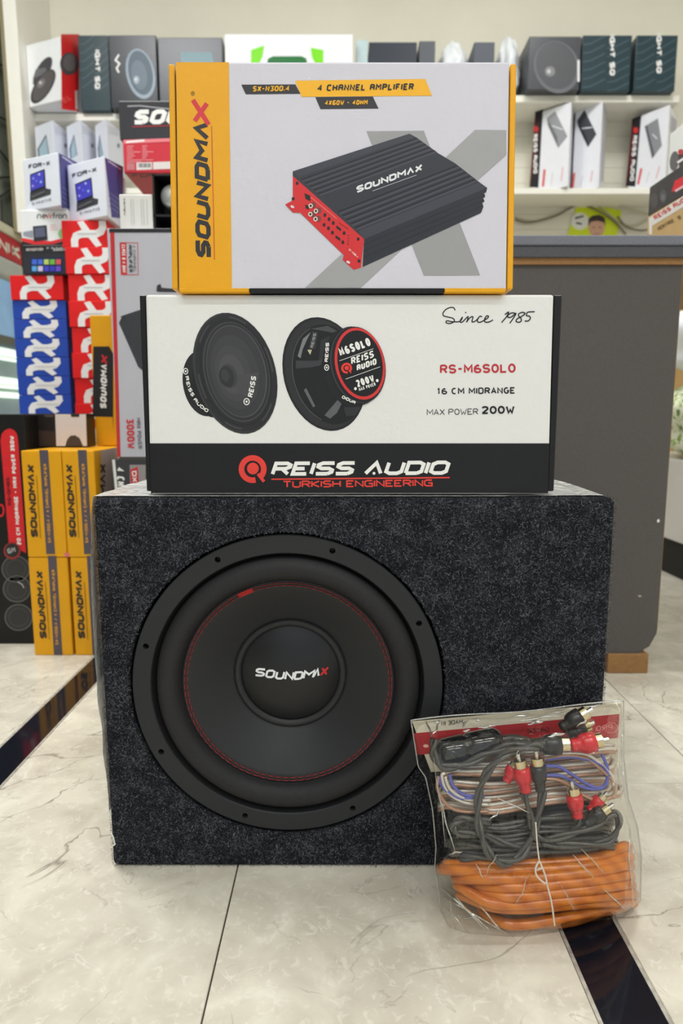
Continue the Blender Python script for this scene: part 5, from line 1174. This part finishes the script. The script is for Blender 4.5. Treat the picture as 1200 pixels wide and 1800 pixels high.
pr.poly([(209, 568), (215, 555), (239, 547), (262, 540), (310, 560), (310, 700), (243, 645)], ink(58, 59, 64)); pr.lv = 2; pr.strokes([(214, 560), (212, 566), (218, 562), (218, 556), (212, 557)], 1.8, ink(52, 52, 56)); pr.poly([(275, 512), (276, 502), (282, 499), (284, 506), (310, 508), (310, 514), (278, 513)], ink(52, 52, 56)); pr.make('amplifier_picture', o)
# small things on top of it
o = pcarton('device_box', 210, 341, 268, 401, YG+.03, .05, card(226, 224, 220), 'small white box with grey columns of print on the grey carton', 'box', None, zg1+.0005)
pr = Print((0, YG+.03, 0), FN, .0005)
for i, x in enumerate((230, 234, 248, 252, 258)): pr.strokes([(x, 350), (x+1.5, 396)], 1, ink(186, 186, 188))
pr.text('TAITIEN', (216, 348), (217.5, 378), 3.4, .9, ink(110, 110, 114)); pr.make('side_print', o)
hb = thing('horn_box', (at(290, 390, YG+.04).x, YG+.06, zg1+.0005), 'open black tray with a silver drum between grey carton and amplifier carton', 'box')
xa, xz_ = at(269, 350, YG+.03).x, at(330, 350, YG+.03).x; zc1 = at(290, 306, YG+.03).z
BK = mat('tray_black', rgb(26, 26, 28), .35)
zb_ = zg1+.0005
put('tray', *join(box(xa, xa+.003, YG+.03, YG+.10, zb_, zc1), box(xz_-.003, xz_, YG+.03, YG+.10, zb_, zc1), box(xa, xz_, YG+.097, YG+.10, zb_, zc1), box(xa, xz_, YG+.03, YG+.10, zb_, zb_+.003), box(xa, xz_, YG+.03, YG+.10, zc1-.003, zc1), box(xa, xz_, YG+.03, YG+.10, zb_+.028, zb_+.032)), BK, hb)
put('drum', *lathe(((xa+xz_)/2, YG+.035, (zb_+.032+zc1)/2), [(.004, 0), (.018, .002), (.0215, .008), (.0215, .05)], 32, cap0=True), mat('drum_silver', rgb(190, 190, 194), .3, .6), hb, smooth=True)
# red and black cartons above, on a white stand behind the stack
YU = 1.62
xr_ = at(420, 250, YU).x
zr0 = at(255, 304, YU).z
tag(put('display_stand', *join(box(-.36, -.14, YU+.02, YU+.20, 0, zr0-.022), box(-.37, -.13, YU+.01, YU+.22, zr0-.0215, zr0-.0008)), WHITEP), 'white stand hidden behind the stacked cartons', 'stand')
zr1 = at(255, 246, YU).z
xl_ = at(217, 280, YU).x
RC = card(204, 46, 62)
o = carton('radio_carton', xl_, -.16, YU, YU+.17, zr0, zr1, RC, 'red carton with white specification text and barcode', 'carton')
pr = Print((0, YU, 0), FN, .0005)
pr.poly([(217, 246), (300, 243), (300, 249), (218, 253)], ink(236, 130, 140)); pr.strokes([(222, 250), (254, 247)], 3.4, WHITE)
for i in range(9):
    pr.strokes([(223, 257+i*3.5), (223+(12, 10, 11, 24, 12, 14, 10, 46, 26)[i], 256.7+i*3.5)], 1.1, ink(236, 170, 176))
    if i < 7: pr.strokes([(250, 256.6+i*3.5), (257+(2, 0, 1, 13, 3, 2, 0)[i], 256.4+i*3.5)], 1.1, ink(236, 170, 176))
pr.poly([(240, 286), (267, 285), (267, 298), (240, 299)], ink(232, 226, 226)); pr.poly([(269, 285), (300, 284), (300, 297), (269, 298)], ink(228, 220, 218)); pr.poly([(223, 287), (237, 287), (237, 299), (223, 299)], ink(196, 120, 126)); pr.lv = 2
for i in range(9): pr.rect(243+i*2.5, 287, 243+i*2.5+(1.4 if i % 3 else .8), 294.5, ink(54, 50, 54))
pr.make('specification_print', o)
pb = Print((0, 0, zr0), (0, 0, -1), .0005); pb.text('FOR-X', (232, 312), (300, 311), 8, 2, ink(120, 36, 46)); pb.make('underside_lettering', o)
zs_ = at(255, 177, YU).z
o = carton('amplifier_carton', at(209, 210, YU).x, -.15, YU, YU+.17, zr1+.0005, zs_, mat('charcoal_card', rgb(46, 46, 52), .4), 'black carton with large white brand lettering on the red carton', 'carton')
pr = Print((0, YU, 0), FN, .0005); pr.text('SOUNDM^X', (236, 219), (470, 216), 26, 7.8, WHITE, slant=.35, gap=.10); pr.strokes([(232, 223), (300, 221)], 1.1, ink(206, 44, 52)); pr.make('brand_lettering', o)
pr = Print((0, YU, 0), FN, .0005); pr.strokes([(224, 187), (246, 186), (270, 189), (300, 192)], 2.6, ink(150, 150, 156)); pr.make('wear_mark', o)

# ================================================================== LEFT WALL: SIGN AND CABLES
def wl_(x, y, X=-1.28):
    d = rayd(x, y); t = X/d.x; return Vector((X, d.y*t, EYE+d.z*t))
XS = -1.245
q = [wl_(-60, 352, XS), wl_(38, 432, XS), wl_(38, 466, XS), wl_(-60, 428, XS)]
sg = thing('shop_sign', wl_(0, 470), 'red and pale lettered shop sign fixed to the left wall', 'sign')
def slab(P4, X0, X1): return hexa([Vector((X0, p.y, p.z)) for p in (P4[3], P4[2])]+[Vector((X1, p.y, p.z)) for p in (P4[2], P4[3])]+[Vector((X0, p.y, p.z)) for p in (P4[0], P4[1])]+[Vector((X1, p.y, p.z)) for p in (P4[1], P4[0])])
y0, y1 = q[0].y, q[1].y; zt1, zb1 = wl_(20, 417, XS).z, wl_(20, 458, XS).z
y1 = wl_(38, 445, XS).y; y0 = y1-.7
put('panel', *box(-1.2795, XS, y0, y1, zb1, zt1, .003), mat('sign_red', rgb(176, 34, 44), .5), sg)
put('top_moulding', *box(-1.2795, XS+.006, y0, y1+.004, zt1, zt1+.035, .004), mat('sign_cream', rgb(190, 186, 160), .6), sg)
put('lower_skirt', *box(-1.2795, XS+.004, y0, y1+.002, zb1-.075, zb1, .012), mat('sign_grey', rgb(168, 172, 164), .6), sg)
pr = Print((XS, 0, 0), (1, 0, 0), .0008)
zl0, zl1 = zb1+.025, zt1-.03
V, F = [], []
hgt = zl1-zl0; yy = y1-.02
for ch in 'KINORTKELE':
    w = .014 if ch == 'I' else .05
    for st in glyph(ch):
        for qd in stroke([((yy-w)+gx/4*w, zl0+gy/6*hgt) for gx, gy in st], .012):
            b = len(V); V += [Vector((XS+.0012, p.x, p.y)) for p in qd]; F.append([b, b+1, b+2, b+3])
    yy -= w+.018
put('sign_lettering', V, F, ink(214, 212, 196), sg)
CB = mat('black_wire', rgb(40, 42, 38), .6)
for i, pts in enumerate((((-30, 198), (0, 206), (12, 212), (26, 213)), ((-30, 240), (0, 265), (14, 283), (34, 303)), ((-30, 318), (0, 312), (20, 311), (36, 308)), ((-10, 350), (12, 338), (24, 327), (34, 326)), ((4, 400), (4, 370), (3, 348)), ((-20, 108), (6, 115), (12, 112), (18, 112)))):
    tag(put('wall_wire', *tube(spline([wl_(x, y, -1.272) for x, y in pts], 6), .0035, 6), CB, smooth=True), ('thin black wire high on the left wall beside the white shelf end', 'black wire slanting down the left wall', 'black wire running level across the left wall', 'short black wire curling above the red sign', 'upright black wire just above the red sign', 'black wire at the very top of the left wall')[i], 'wire')
